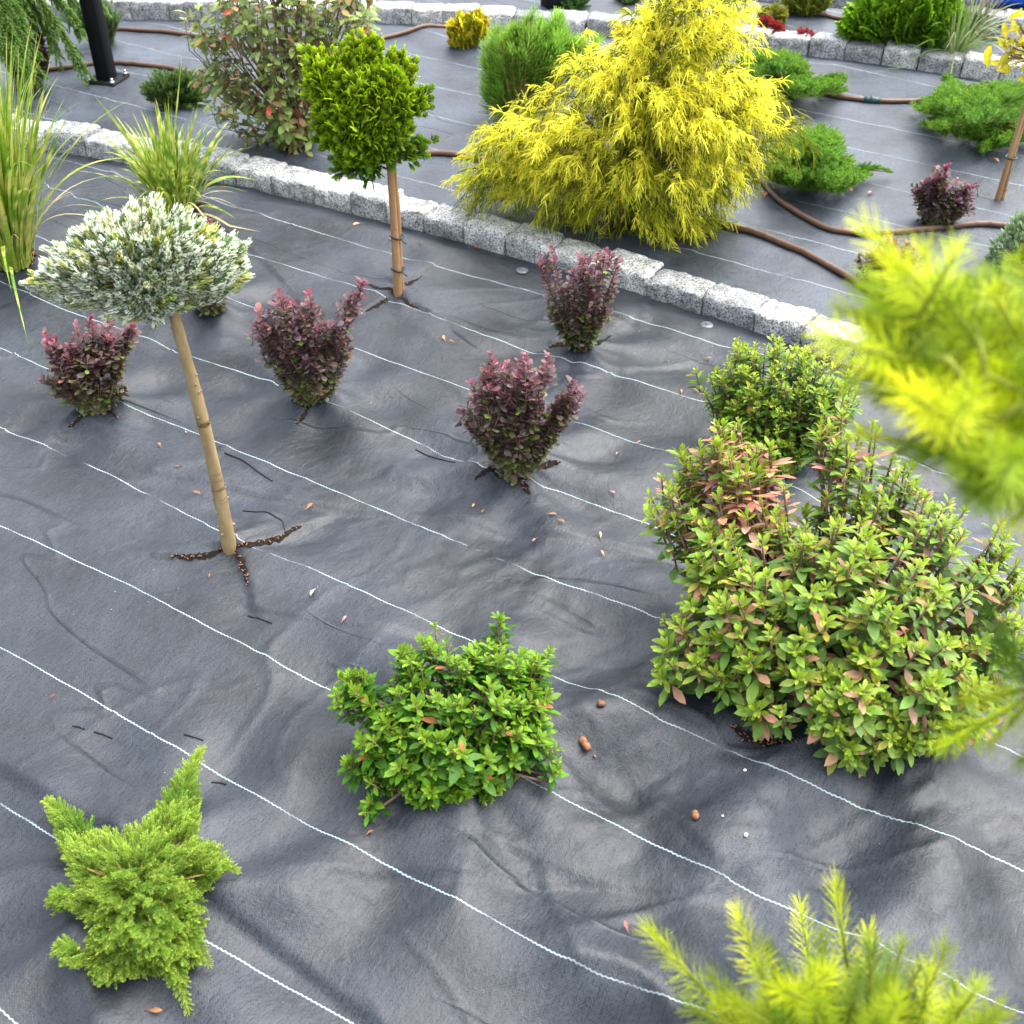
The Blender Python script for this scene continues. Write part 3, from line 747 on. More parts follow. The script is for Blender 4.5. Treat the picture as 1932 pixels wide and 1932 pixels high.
# ------------------------------------------------------------------ granite kerbs: rough split blocks
def block_mesh(w, d, h, seed):
    r = np.random.default_rng(seed); nx, ny, nz = 9, 8, 6; V = []; F = []; key = {}
    def vid(i, j, k):
        if (i, j, k) in key: return key[i, j, k]
        gx, gy, gz = (np.concatenate([[0, .05], np.linspace(.05, .95, n_ - 1)[1:-1], [.95, 1.]]) for n_ in (nx, ny, nz))
        p = A((gx[i] - .5) * w, (gy[j] - .5) * d, gz[k] * h)
        q = A(gx[i] * 2 - 1, gy[j] * 2 - 1, gz[k] * 2 - 1); m = np.sort(np.abs(q))
        if m[1] > .98: p = p - A(q[0] * .0025, q[1] * .003, max(q[2], 0) * .003)
        if m[0] > .98: p = p - A(q[0] * .003, q[1] * .003, max(q[2], 0) * .004) * r.uniform(.3, 2.5)
        p = p + r.uniform(-1, 1, 3) * A(.0018, .0032, .0026) 
        p[2] += .0015 * math.sin(3.1 * q[0] + seed) * (k == nz)
        p[1] += .003 * math.sin(2.7 * q[0] + 1.7 * seed) * abs(q[1]); p[0] += .003 * math.sin(3 * q[1] + seed) * abs(q[0])
        key[i, j, k] = len(V); V.append(p); return key[i, j, k]
    for a in range(nx):
        for b in range(ny):
            F.append((vid(a, b, nz), vid(a + 1, b, nz), vid(a + 1, b + 1, nz), vid(a, b + 1, nz)))
            F.append((vid(a, b, 0), vid(a, b + 1, 0), vid(a + 1, b + 1, 0), vid(a + 1, b, 0)))
    for a in range(nx):
        for c in range(nz):
            F.append((vid(a, 0, c), vid(a + 1, 0, c), vid(a + 1, 0, c + 1), vid(a, 0, c + 1)))
            F.append((vid(a, ny, c), vid(a, ny, c + 1), vid(a + 1, ny, c + 1), vid(a + 1, ny, c)))
    for b in range(ny):
        for c in range(nz):
            F.append((vid(0, b, c), vid(0, b, c + 1), vid(0, b + 1, c + 1), vid(0, b + 1, c)))
            F.append((vid(nx, b, c), vid(nx, b + 1, c), vid(nx, b + 1, c + 1), vid(nx, b, c + 1)))
    mb = MB(); mb.add(V, F); return mb
def kerb(kf, x0, x1, ztop, hh, labelf, group, dep=.108):
    x = x0; i = 0; out = []
    while x < x1:
        w = .150 + rnd(-.012, .022); sl = (float(kf(x + .03)) - float(kf(x - .03))) / .06; an = math.atan(sl); ca = math.cos(an)
        cx = x + w / 2 * ca; cy = float(kf(cx)); sl = (float(kf(cx + .03)) - float(kf(cx - .03))) / .06; an = math.atan(sl)
        d = dep + rnd(-.008, .010); ctr = A(cx - math.sin(an) * d / 2, cy + math.cos(an) * d / 2, ztop - hh + rnd(-.011, .007))
        o = block_mesh(w - .001, d, hh, i * 7 + int(ztop * 100)).build('granite_block', M['granite'], smooth=False)
        o.location = ctr; o.rotation_euler = (rnd(-.02, .02), rnd(-.02, .02), an + rnd(-.02, .02))
        tag(o, labelf(i, cx), 'kerb stone', group); out.append((cx, o)); x += (w + .001) * ca; i += 1
    return out
KL = dict(zip(range(1, 23), (
 'granite kerb block at the left edge, mostly hidden by the tall striped grass', 'granite kerb block behind the right blades of the tall left-edge grass', 'granite kerb block in the gap between the two striped grass clumps',
 'granite kerb block behind the left blades of the shorter striped grass', 'granite kerb block directly behind the shorter striped grass clump', 'granite kerb block behind the right blades of the shorter striped grass',
 'first bare granite kerb block right of the shorter striped grass', 'granite kerb block under the tall olive shrub, second right of the shorter grass', 'granite kerb block below the left edge of the staked cypress crown',
 'granite kerb block straight below the middle of the staked cypress crown', 'granite kerb block touching the staked cypress stem on its left', 'granite kerb block touching the staked cypress stem on its right',
 'granite kerb block below the left tip of the yellow thread cypress', 'granite kerb block before the yellow cypress, midway from cypress stake to leggy barberry', 'granite kerb block just left of the leggy barberry',
 'granite kerb block directly behind the leggy dark barberry', 'granite kerb block just right of the leggy barberry, under yellow foliage', 'granite kerb block under the right end of the yellow cypress foliage',
 'granite kerb block with bare fabric behind it, left of the round grey peg', 'granite kerb block above right of the round grey peg head', 'granite kerb block at the left tip of the blurred conifer branch', 'granite kerb block behind the blurred conifer branch')))
kerb(k1, -2.1, 2.4,   .043, .10, lambda i, x: KL.get(i, 'granite kerb block of the front kerb hidden behind the blurred conifer' if i > 3 else 'granite kerb block hidden behind the grass at the left edge'), 'granite kerb blocks edging the front bed')
kerb(k2, -2.9, 3.0, Z1 + .05, .11, lambda i, x: 'granite block of the far kerb behind the middle bed, out of focus', 'granite blocks of the far kerb')
kerb(k3, .9, 3.6, Z2 + .05, .11, lambda i, x: 'granite block of the farthest kerb in front of the blue plastic', 'granite blocks of the farthest kerb')

# ================================================================== PLANTS OF THE FRONT BED
# --- white-needled fir grafted on a bare stem
b = gnd(432, 1032)
o = thing('dwarf_fir_tree', b, 'small standard fir with silvery white needled crown on a bare tan stem', 'tree')
tp = [vplane(b, *p) for p in ((425, 985), (392, 830), (362, 715), (330, 600), (322, 540))]
FIRT = tp[-1]
trunk('trunk', [b - A(0, 0, .03)] + tp, [.0155, .0145, .013, .0115, .0105, .009], M['firbark'], o, 16, .05, 26)
FIRP = [(48,537),(75,520),(98,470),(143,450),(162,424),(194,406),(217,417),(247,394),(288,380),(311,404),(338,393),(368,417),(405,440),(437,450),(470,466),(451,482),(458,502),(474,527),(437,537),(430,553),(391,567),(352,577),(336,596),(295,604),(221,602),(194,586),(139,572),(84,556)]
cb_ = A(FIRT[0], FIRT[1], b[2])
P, q, e = upright(FIRP, 620, cb_, .85, .68, (.7, 1.))
n = len(P); cc = vplane(cb_, 270., 530.)
d = nrm(nrm(P - cc) * A(1, 1, .6) + A(0, 0, .45) + rnd(-.35, .35, (n, 3)))
Ls = .034 * rnd(.75, 1.25, n); mb = MB(); k = pick(T_FIR, n)
ca = jit((.12, .25, .05), n, .3); ca[rnd(size=n) < .16] = (.40, .42, .04)
cbt = jit((.96, .98, .82), n, .05, .02); yl = rnd(size=n) < .12; cbt[yl] = jit((.70, .72, .25), yl.sum(), .15)
for t in range(3):
    i = k == t; scatter(mb, T_FIR[t], P[i] - d[i] * Ls[i][:, None] * .75, frame(d[i], rnd(0, 6.28, i.sum())), Ls[i], ca[i], cbt[i])
mb.build('crown', M['needle'], o)
sb = MB(); S = P - d * Ls[:, None] * .7; m_ = cc + (S - cc) * .5 + A(0, 0, .01)
bez_tubes(sb, np.repeat(FIRT[None], n, 0), m_, S, .003, .0012, 5, 5); sb.build('branches', M['greentwig'], o)

# --- dwarf hinoki cypress on a staked stem
b = gnd(750, 553)
o = thing('dwarf_cypress_tree', b, 'small standard cypress with dense green and gold tufted crown on a staked stem', 'tree')
HP = [(563,116),(586,103),(599,95),(616,111),(631,128),(648,110),(651,86),(666,73),(671,54),(681,72),(704,74),(709,106),(730,102),(752,106),(767,126),(782,151),(802,173),(805,196),(798,229),(788,254),(798,277),(777,294),(749,306),(719,308),(694,328),(664,333),(636,310),(596,306),(577,287),(583,254),(577,226),(585,204),(571,171)]
HP = [(688 + (x_ - 688) * .83, 200 + (y_ - 200) * .84) for x_, y_ in HP]; nT = 62; Pc, qc, ec = upright(HP, nT * 2, b, .85, .6, (.5, 1.)); Pc = np.concatenate([Pc, [vplane(b, float(x_), float(y_)) for x_, y_ in ((606,112),(668,92),(752,110),(768,130),(800,180),(590,108),(700,80),(798,275),(690,328),(640,312))]]); nT = len(Pc)
ctr = vplane(b, 695., 240.); mb = MB()
z0, z1 = Pc[:, 2].min(), Pc[:, 2].max()
for i in range(nT):
    out = nrm(nrm(Pc[i] - ctr) + A(0, 0, .75)); m = 40
    P = Pc[i] + rnd(-1, 1, (m, 3)) * .021 - out * rnd(.0, .05, (m, 1))
    hi = (Pc[i][2] - z0) / (z1 - z0)
    gold = np.clip(.22 + .75 * hi + .25 * rnd(-1, 1, (m, 1)), 0, 1)
    ca = jit((.015, .055, .008), m, .3); cbt = jit(lerp((.12, .36, .012), (.60, .80, .015), gold), m, .18)
    fans(mb, P, np.repeat(out[None], m, 0) + (P - Pc[i]) * 16, .026, ca, cbt, .4)
mb.build('crown', M['needle'], o)
p1 = vplane(b, 736., 309.); tr = [b - A(0, 0, .03), vplane(b, 747., 480.), vplane(b, 742., 400.), p1, ctr]
trunk('trunk', tr, [.0135, .011, .010, .0095, .006], M['canebark'], o, 12, .05, 6)
trunk('stake', [b + A(.012, .012, -.03), vplane(b, 753., 480.) + A(0, .012, 0), vplane(b, 750., 400.) + A(0, .012, 0), vplane(b, 741., 312.) + A(0, .012, 0)], [.008, .008, .0075, .007], M['canebark'], o, 10, .02)
for (px, py) in ((748, 447), (750, 508)):
    c = vplane(b, px, py); mb = MB(); a = np.linspace(0, 6.283, 14); rr = .0175
    ring = c + np.stack([np.cos(a) * rr, np.sin(a) * rr + .004, np.sin(2 * a) * .002], -1)
    tubes(mb, ring[None], np.full((1, 14), .0030), 6); tubes(mb, (c + np.array([(.012, -.014, 0), (.022, -.02, -.006), (.028, -.018, -.012)]))[None], [[.0025, .002, .0015]], 5)
    mb.build('tie', M['dark'], o)
sb = MB(); bez_tubes(sb, np.repeat(p1[None], nT, 0), (ctr + Pc) / 2, Pc, .004, .0015, 5, 5); sb.build('branches', M['bark'], o)

# --- purple barberries
barberry('barberry_shrub', 'purple barberry with bright crimson shoot tips at the left edge, below the white fir crown', gnd(178, 768),
    [(81,629),(90,628),(116,654),(128,650),(141,615),(157,640),(165,603),(175,600),(182,640),(198,600),(217,603),(222,640),(240,622),(254,601),(256,612),(235,650),(237,679),(235,745),(212,757),(185,770),(146,772),(118,752),(97,716),(83,707),(93,686)], 42, tips=((84,630),(143,614),(173,598),(205,600),(255,603),(232,634),(84,708)))
barberry('barberry_shrub', 'purple barberry with one long shoot leaning out to the right, beside the staked cypress', gnd(585, 752),
    [(473,621),(487,585),(500,592),(523,554),(545,567),(578,560),(598,583),(612,602),(630,590),(660,562),(680,524),(690,530),(676,568),(652,602),(660,625),(658,660),(642,710),(613,740),(590,757),(560,750),(525,705),(490,670)], 46, tips=((688,524),(684,530),(525,553),(579,560),(488,585)))
barberry('barberry_shrub', 'round purple barberry with pink shoots in the middle of the bed, nearest to the camera', gnd(972, 885),
    [(869,805),(878,744),(895,722),(911,705),(926,676),(938,687),(956,683),(993,678),(1015,694),(1034,677),(1043,692),(1030,724),(1028,751),(1047,763),(1066,720),(1080,715),(1100,740),(1088,774),(1064,807),(1056,827),(1028,842),(1022,868),(1006,882),(978,902),(958,908),(936,879),(917,842),(888,822)], 54, tips=((927,673),(912,704),(890,722),(960,682),(990,677),(1036,675),(1082,714),(1100,740)))
barberry('barberry_shrub', 'thin leggy dark barberry with bare crooked stem base beside the granite kerb', gnd(1095, 660),
    [(1017,487),(1032,478),(1041,472),(1043,506),(1055,528),(1079,508),(1099,480),(1130,478),(1144,474),(1168,492),(1162,533),(1155,577),(1141,610),(1113,640),(1092,652),(1070,643),(1043,610),(1029,577),(1031,533)], 20, tips=((1019,488),(1040,470),(1080,508),(1100,479),(1144,473),(1169,492)), size=.016, k=.7, low=(.08, .14, .035))
barberry('barberry_shrub', 'dark barberry mostly hidden behind the white fir crown', gnd(397, 588),
    [(340,425),(365,402),(385,410),(410,415),(425,450),(432,540),(420,568),(397,578),(360,560),(335,500)], 26, .016)

# --- evergreen azaleas
PK = [None]
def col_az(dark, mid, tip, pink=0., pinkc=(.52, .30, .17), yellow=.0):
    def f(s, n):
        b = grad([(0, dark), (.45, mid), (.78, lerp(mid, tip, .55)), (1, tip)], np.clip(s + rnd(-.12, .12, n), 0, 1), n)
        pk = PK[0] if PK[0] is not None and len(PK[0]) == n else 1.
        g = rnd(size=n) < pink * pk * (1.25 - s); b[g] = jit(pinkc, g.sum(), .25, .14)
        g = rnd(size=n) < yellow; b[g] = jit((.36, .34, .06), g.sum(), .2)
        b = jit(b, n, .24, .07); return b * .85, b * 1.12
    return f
AZ1 = [(632,1300),(652,1286),(676,1263),(716,1290),(762,1272),(765,1216),(819,1190),(855,1200),(874,1228),(915,1214),(939,1184),(968,1216),(998,1240),(1034,1238),(1018,1272),(1048,1303),(1032,1354),(1044,1410),(1008,1420),(981,1452),(915,1514),(857,1504),(790,1525),(761,1492),(694,1488),(690,1462),(716,1440),(659,1424),(668,1390),(704,1364),(677,1337)]
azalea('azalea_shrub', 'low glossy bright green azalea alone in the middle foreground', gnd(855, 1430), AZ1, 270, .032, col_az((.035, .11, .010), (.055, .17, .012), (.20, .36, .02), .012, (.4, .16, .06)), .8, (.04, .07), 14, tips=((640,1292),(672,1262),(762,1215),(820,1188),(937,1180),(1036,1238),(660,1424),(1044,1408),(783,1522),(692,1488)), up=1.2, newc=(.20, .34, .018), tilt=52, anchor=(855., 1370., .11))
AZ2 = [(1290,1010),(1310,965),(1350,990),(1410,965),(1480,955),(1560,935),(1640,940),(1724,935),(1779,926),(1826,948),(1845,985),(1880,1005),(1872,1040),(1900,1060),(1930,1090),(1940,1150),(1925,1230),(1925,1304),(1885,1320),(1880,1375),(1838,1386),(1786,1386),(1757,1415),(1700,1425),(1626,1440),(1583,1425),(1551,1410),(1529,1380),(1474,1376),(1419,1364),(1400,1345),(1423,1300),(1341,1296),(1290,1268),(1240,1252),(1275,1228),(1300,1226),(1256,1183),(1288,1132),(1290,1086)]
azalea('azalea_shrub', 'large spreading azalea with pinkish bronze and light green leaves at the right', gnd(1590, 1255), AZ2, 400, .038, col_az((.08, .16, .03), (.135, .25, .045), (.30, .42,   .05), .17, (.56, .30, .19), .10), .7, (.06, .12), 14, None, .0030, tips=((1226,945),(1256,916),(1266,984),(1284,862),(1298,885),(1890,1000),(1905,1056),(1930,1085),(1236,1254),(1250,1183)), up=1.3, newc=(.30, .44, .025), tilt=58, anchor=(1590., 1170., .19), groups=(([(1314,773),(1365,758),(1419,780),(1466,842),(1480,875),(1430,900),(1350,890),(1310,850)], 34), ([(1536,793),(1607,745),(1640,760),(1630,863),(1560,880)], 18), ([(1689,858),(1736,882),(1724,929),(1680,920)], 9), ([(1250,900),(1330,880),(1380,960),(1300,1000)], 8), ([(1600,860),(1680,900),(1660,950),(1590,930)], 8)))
AZ3 = [(1320,711),(1357,683),(1382,635),(1427,660),(1466,638),(1509,646),(1566,680),(1603,710),(1636,740),(1603,785),(1566,835),(1509,885),(1450,912),(1413,893),(1376,820),(1338,783),(1349,754)]
azalea('azalea_shrub', 'upright fine leaved green azalea behind the large bronze azalea', gnd(1490, 860), AZ3, 260, .024, col_az((.05, .13, .02), (.10, .22, .025), (.34, .46, .03), .02, (.5, .3, .12)), .75, (.05, .09), 15, tips=((1318,710),(1382,633),(1427,660),(1466,636),(1510,646),(1603,708)), up=1.3, newc=(.36, .48, .03), tilt=30, anchor=(1490., 790., .13))

# --- creeping juniper in the front corner
JP = [(95,1525),(126,1550),(150,1566),(219,1566),(262,1560),(303,1515),(332,1460),(355,1450),(366,1463),(375,1490),(375,1580),(420,1607),(430,1640),(388,1672),(380,1737),(376,1785),(380,1815),(338,1830),(350,1850),(325,1860),(308,1832),(239,1843),(188,1858),(168,1824),(120,1818),(116,1798),(162,1800),(170,1744),(144,1718),(102,1716),(106,1699),(142,1670),(120,1614),(98,1552)]
juniper('creeping_juniper', 'light green creeping juniper with star shaped arms in the near left corner', gnd(262, 1690), JP, 2300, .12, .022,
    (.035, .085, .015), (.15, .30, .04), (.48, .62, .09), [((340,1560),(381,1414),.05,.040), ((170,1600),(86,1511),.04,.036), ((370,1650),(447,1644),.03,.032), ((320,1790),(356,1908),.0,.034), ((160,1810),(103,1800),.02,.028), ((150,1710),(94,1708),.02,.03), ((350,1780),(394,1820),.02,.03)])

# --- striped ornamental grasses
def zebra(label, base, n, length, lean, droop, tips, rad=.05):
    o = thing('ornamental_grass', base, label, 'grass clump', 'striped ornamental grasses')
    mb = MB(); blades(mb, base - A(0, 0, .01), n, length, .0105, lean, droop, [(.16, .30, .02), (.22, .36, .03), (.10, .22, .02), (.30, .38, .04)], .055, rad, 16, tips)
    dl = MB(); blades(dl, base - A(0, 0, .01), max(8, n // 9), length * .8, .006, lean * 1.3, droop * 1.6, [(.50, .40, .20), (.55, .47, .25)], 0., rad, 12)
    mb.build('blades', M['blade'], o); dl.build('dry_blades', M['blade'], o)
b = gnd(332, 400); VB = lambda pts: [vplane(b, float(x), float(y)) for x, y in pts]
zebra('striped yellow green grass clump standing behind the white fir, blades fanning out', b, 230, .36, .30, .55, VB([(350,62),(180,145),(250,180),(285,170),(305,155),(330,150),(355,165),(375,190),(400,195),(300,140),(215,195),(165,205)]))
b = gnd(22, 492)
zebra('tall striped yellow grass clump cut by the left edge of the photo', b, 340, .72, .23, .5, VB([(38,5),(15,20),(60,130),(25,90),(5,75),(90,225),(120,190),(70,170),(50,100),(100,330)]), .06)

# ================================================================== THE BED BEHIND THE KERB
# --- golden thread cypress
b = gnd(1190, 425)
o = thing('thread_cypress', b, 'large bright yellow thread cypress with drooping foliage spilling over the granite kerb', 'shrub')
YP = [(875,330),(905,255),(950,205),(1000,190),(1060,165),(1090,130),(1112,95),(1150,120),(1185,70),(1205,25),(1262,-10),(1300,-60),(1380,-70),(1412,-10),(1420,35),(1395,65),(1395,115),(1435,155),(1470,180),(1505,225),(1520,250),(1470,270),(1435,315),(1385,345),(1345,395),(1325,445),(1285,450),(1240,440),(1180,415),(1120,390),(1050,400),(990,375),(940,365),(885,370)]
YP = [(1195 + (x_ - 1195) * .92, y_) for x_, y_ in YP]; Pc, q, e = upright(YP, 270, b, .85, .68, (.45, 1.)); ctr = vplane(b, 1220., 260.)
nc = len(Pc); z0, z1 = Pc[:, 2].min(), Pc[:, 2].max(); mb = MB()
Dc = nrm(nrm(Pc - ctr) * A(1, 1, .55) + A(0, 0, .18) + rnd(-.3, .3, (nc, 3)))
m = 16; tt = rnd(-.13, .06, (nc, m, 1)); P = (Pc[:, None] + Dc[:, None] * tt + rnd(-1, 1, (nc, m, 3)) * .020 - A(0, 0, .45) * np.clip(tt + .03, 0, 1) ** 1.5).reshape(-1, 3); n = len(P)
D = nrm(np.repeat(Dc, m, 0) + rnd(-.75, .75, (n, 3)) + A(0, 0, -.05))
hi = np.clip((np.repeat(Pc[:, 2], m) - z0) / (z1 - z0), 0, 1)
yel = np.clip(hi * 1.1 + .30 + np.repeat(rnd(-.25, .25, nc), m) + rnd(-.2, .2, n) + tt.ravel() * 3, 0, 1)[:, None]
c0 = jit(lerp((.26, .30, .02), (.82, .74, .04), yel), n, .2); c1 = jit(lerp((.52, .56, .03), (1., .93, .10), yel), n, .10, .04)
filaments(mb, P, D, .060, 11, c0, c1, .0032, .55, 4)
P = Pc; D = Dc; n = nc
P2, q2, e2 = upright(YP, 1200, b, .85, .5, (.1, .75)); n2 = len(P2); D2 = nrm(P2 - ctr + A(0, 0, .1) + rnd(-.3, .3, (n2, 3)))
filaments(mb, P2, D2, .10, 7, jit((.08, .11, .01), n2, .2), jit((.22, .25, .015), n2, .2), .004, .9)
mb.build('foliage', M['needle'], o)
sb = MB(); bez_tubes(sb, np.repeat(b[None], n, 0), b + (P - b) * A(.35, .35, .7), P - D * .03, .006, .0014, 8, 5); sb.build('branches', M['bark'], o)

# --- mugo pine
b = gnd(985, 228)
o = thing('mugo_pine', b, 'bushy green pine with upright candles behind the yellow thread cypress', 'pine')
PP = [(915,105),(925,62),(952,55),(985,52),(996,22),(1015,22),(1024,52),(1050,35),(1066,40),(1066,70),(1095,75),(1125,76),(1130,90),(1110,100),(1044,140),(976,185),(935,215),(915,200),(912,154)]
P, q, e = upright(PP, 105, b, .9, .66, (.4, 1.)); n = len(P); ctr = vplane(b, 990., 140.)
d = nrm(nrm(P - b) + A(0, 0, .6) + rnd(-.25, .25, (n, 3))); Ls = .085 * rnd(.8, 1.2, n); k = pick(T_PIN, n); mb = MB()
for t in range(2):
    i = k == t; scatter(mb, T_PIN[t], P[i] - d[i] * Ls[i][:, None], frame(d[i], rnd(0, 6, i.sum())), Ls[i], jit((.09, .20, .03), i.sum()), jit((.32, .54, .07), i.sum(), .25))
mb.build('foliage', M['needle'], o)
sb = MB(); bez_tubes(sb, np.repeat(b[None], n, 0), b + (P - b) * A(.6, .6, .35), P - d * .02, .009, .004, 7, 6)
for i in range(n): tubes(sb, np.stack([P[i] - d[i] * .03, P[i] + d[i] * .004])[None], [[.004, .003]], 5)
sb.build('branches', M['canebark'], o)

# --- rear junipers
G = 'creeping junipers in the middle bed'
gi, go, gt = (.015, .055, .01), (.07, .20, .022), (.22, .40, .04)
juniper('creeping_juniper', 'green creeping juniper beside the right flank of the yellow cypress, one arm pointing right', gnd(1545, 325), [(1440,330),(1455,280),(1501,250),(1551,240),(1582,248),(1597,291),(1614,319),(1640,330),(1616,345),(1594,363),(1551,358),(1507,353),(1467,345)], 1178, .20, .040, gi, go, gt, [((1600,340),(1682,326),.02,.045)], G)
juniper('creeping_juniper', 'green creeping juniper at the far side of the yellow cypress, by the far kerb', gnd(1480, 165), [(1390,110),(1440,96),(1479,96),(1512,108),(1526,139),(1557,150),(1590,145),(1594,172),(1562,176),(1532,180),(1501,181),(1465,155),(1410,140)], 988, .20, .040, gi, go, gt, [((1540,170),(1597,148),.06,.045)], G)
juniper('creeping_juniper', 'wide green creeping juniper behind the ginkgo stem at the right edge', gnd(1840, 232), [(1720,199),(1767,175),(1792,146),(1829,164),(1868,154),(1940,158),(1960,265),(1907,272),(1868,280),(1852,286),(1845,264),(1786,252),(1742,235),(1767,220),(1727,206)], 1330, .20, .040, gi, go, gt, [((1800,240),(1735,236),.01,.04), ((1860,262),(1852,292),.0,.035), ((1790,170),(1782,150),.04,.04)], G)

# --- barberries of the middle bed
barberry('barberry_shrub', 'round reddish barberry behind the brown hose, left of the ginkgo stem', gnd(1770, 424),
    [(1715,350),(1735,352),(1752,331),(1778,311),(1796,311),(1803,338),(1825,350),(1846,340),(1836,369),(1834,398),(1791,417),(1755,422),(1730,414),(1732,376)], 40, .019, low=(.06, .11, .03))
barberry('barberry_shrub', 'small reddish barberry half hidden behind the blurred branch at the right', gnd(1668, 532),
    [(1612,490),(1640,466),(1680,448),(1720,458),(1738,500),(1700,526),(1668,530),(1640,526),(1620,518)], 28, .018, low=(.06, .11, .03))

# --- large leafy deciduous shrub
b = gnd(565, 268)
o = thing('spindle_shrub', b, 'tall loose shrub with dull olive leaves and brown stems left of the staked cypress', 'shrub')
SP = [(345,20),(400,-70),(560,-110),(690,-70),(715,15),(700,75),(640,105),(610,180),(600,260),(590,292),(540,282),(470,262),(425,228),(375,180),(355,145),(400,105),(345,60)]
P, q, e = upright(SP, 330, b, .75, .6, (.3, 1.)); n = len(P); c = b
d = nrm(nrm(P - c) * .8 + A(0, 0, .15) + rnd(-.5, .5, (n, 3))); S = P - d * rnd(.07, .13, n)[:, None]
def cs(s, n_):
    b_ = grad([(0, (.13, .19, .05)), (.6, (.24, .32, .085)), (1, (.36, .42, .14))], np.clip(s + rnd(-.3, .3, n_), 0, 1), n_)
    g = rnd(size=n_) < .15; b_[g] = jit((.42, .25, .11), g.sum(), .2, .15); g = rnd(size=n_) < .003; b_[g] = (.5, .08, .07)
    b_ = jit(b_, n_, .3, .08); return b_ * .9, b_ * 1.1
mb = MB(); leafy(mb, S, (S + P) / 2 + A(0, 0, .01), P, 8, .05, 1., 1, .043, T_EU, 78, 35, cs, None, -.25); mb.build('foliage', M['leaf'], o)
sb = MB()
for (p, r_) in (((505, 0), .011), ((590, -40), .010), ((440, -20), .007), ((660, 20), .008), ((375, 130), .006), ((560, -60), .009), ((690, 60), .006), ((500, 150), .008)):
    tpt = vplane(b, float(p[0]), float(p[1])) + A(0, rnd(-.05, .08), 0); bez_tubes(sb, (b + rnd(-.03, .03, 3) * A(1, 1, 0))[None], (b + (tpt - b) * A(.35, .35, .55))[None], tpt[None], r_, r_ * .45, 12, 7)
i = R0.choice(n, 200, False); bez_tubes(sb, b + (S[i] - b) * A(.45, .45, .5), b + (S[i] - b) * A(.75, .75, .72), S[i], .003, .0014, 5, 5); bez_tubes(sb, S, (S + P) / 2 + A(0, 0, .01), P, .0016, .001, 3, 4)
sb.build('stems', M['bark'], o)

# --- small conifers and shrubs, described by outline
def bush(name, label, cat, base_px, poly, n, size, c0, c1, k=.85, spread=.5, Ts=T_FAN, mat='needle', up=.6, group=None, mixc=None, mixp=0.):
    b = gnd(*base_px); o = thing(name, b, label, cat, group)
    P, q, e = upright(poly, n, b, k, .64, (.4, 1.)); n = len(P); mb = MB()
    ca, cbt = jit(c0, n, .3), jit(c1, n, .25)
    if mixc is not None: g = rnd(size=n) < mixp; cbt[g] = jit(mixc, g.sum(), .2)
    D = nrm(P - b) + A(0, 0, up); fans(mb, P - nrm(D) * size * .6, D, size, ca, cbt, spread, Ts); mb.build('foliage', M[mat], o)
    sb = MB(); i = R0.choice(n, min(n, 60), False); bez_tubes(sb, np.repeat(b[None], len(i), 0), b + (P[i] - b) * A(.5, .5, .4), P[i], .004, .0015, 6, 5); sb.build('stems', M['bark'], o)
    return o
bush('golden_conifer', 'small golden yellow conifer left of the pine, in front of the far kerb', 'shrub', (884, 88), [(850,52),(868,32),(885,38),(902,22),(915,42),(913,70),(882,84),(857,84)], 320, .055, (.26, .32, .02), (.95, .70, .04), mixc=(.3, .42, .03), mixp=.25)
bush('golden_conifer', 'small golden yellow conifer peeking out between the pine and the yellow cypress', 'shrub', (1200, 104), [(1168,64),(1191,50),(1222,50),(1232,70),(1226,95),(1184,99)], 320, .055, (.26, .32, .02), (.95, .70, .04), mixc=(.3, .42, .03), mixp=.2)
bush('low_conifer', 'low dark green conifer behind the striped grass, left of the tall shrub', 'shrub', (335, 200), [(270,176),(292,145),(340,135),(378,152),(395,180),(368,198),(305,198)], 420, .045, (.04, .09, .025), (.14, .24, .05), .8, .6, T_JUN)
bush('young_conifer', 'small bluish green conifer right behind the black post', 'shrub', (212, 82), [(120,32),(150,8),(200,0),(222,30),(214,70),(202,80),(160,62)], 330, .06, (.05, .11, .05), (.20, .32, .11), .8, .5, T_FLAT)
bush('box_shrub', 'small grey green box shrub at the right edge above the blurred branch', 'shrub', (1925, 500), [(1860,488),(1873,452),(1902,424),(1927,400),(1965,404),(1975,500),(1932,506),(1874,502)], 620, .026, (.10, .19, .08), (.34, .46, .24), .85, .8, T_AZ, 'leaf')
bush('thuja_shrub', 'big rounded bright green thuja on the far bed at the top right', 'shrub', (1695, 82), [(1590,64),(1601,33),(1626,9),(1662,-25),(1730,-45),(1790,-25),(1803,20),(1803,50),(1768,75),(1699,77),(1616,70)], 1100, .085, (.04, .13, .01), (.24, .46, .015), .9)
bush('low_shrub', 'small yellow green shrub at the top edge on the far bed, left of the thuja', 'shrub', (1525, 24), [(1484,0),(1500,-20),(1550,-20),(1566,2),(1556,17),(1527,24),(1490,20)], 260, .06, (.08, .14, .02), (.36, .40, .05), .8)
bush('low_shrub', 'small yellowish shrub beside the red leaved groundcover on the far bed', 'shrub', (1462, 44), [(1434,24),(1455,14),(1478,20),(1481,36),(1462,44),(1440,40)], 200, .05, (.12, .16, .03), (.40, .40, .06), .8)
bush('red_groundcover', 'low red leaved plant just behind the far kerb, right of the yellow cypress', 'plant', (1456, 60), [(1430,40),(1445,30),(1462,40),(1482,54),(1470,60),(1440,58)], 200, .03, (.12, .02, .02), (.40, .04, .04), .8, .8, T_OB, 'purple')
bush('red_groundcover', 'thin patch of red leaves on the far kerb left of the thuja', 'plant', (1520, 68), [(1503,60),(1520,56),(1542,62),(1538,68),(1508,66)], 70, .028, (.14, .03, .04), (.42, .06, .07), .6, .8, T_OB, 'purple')
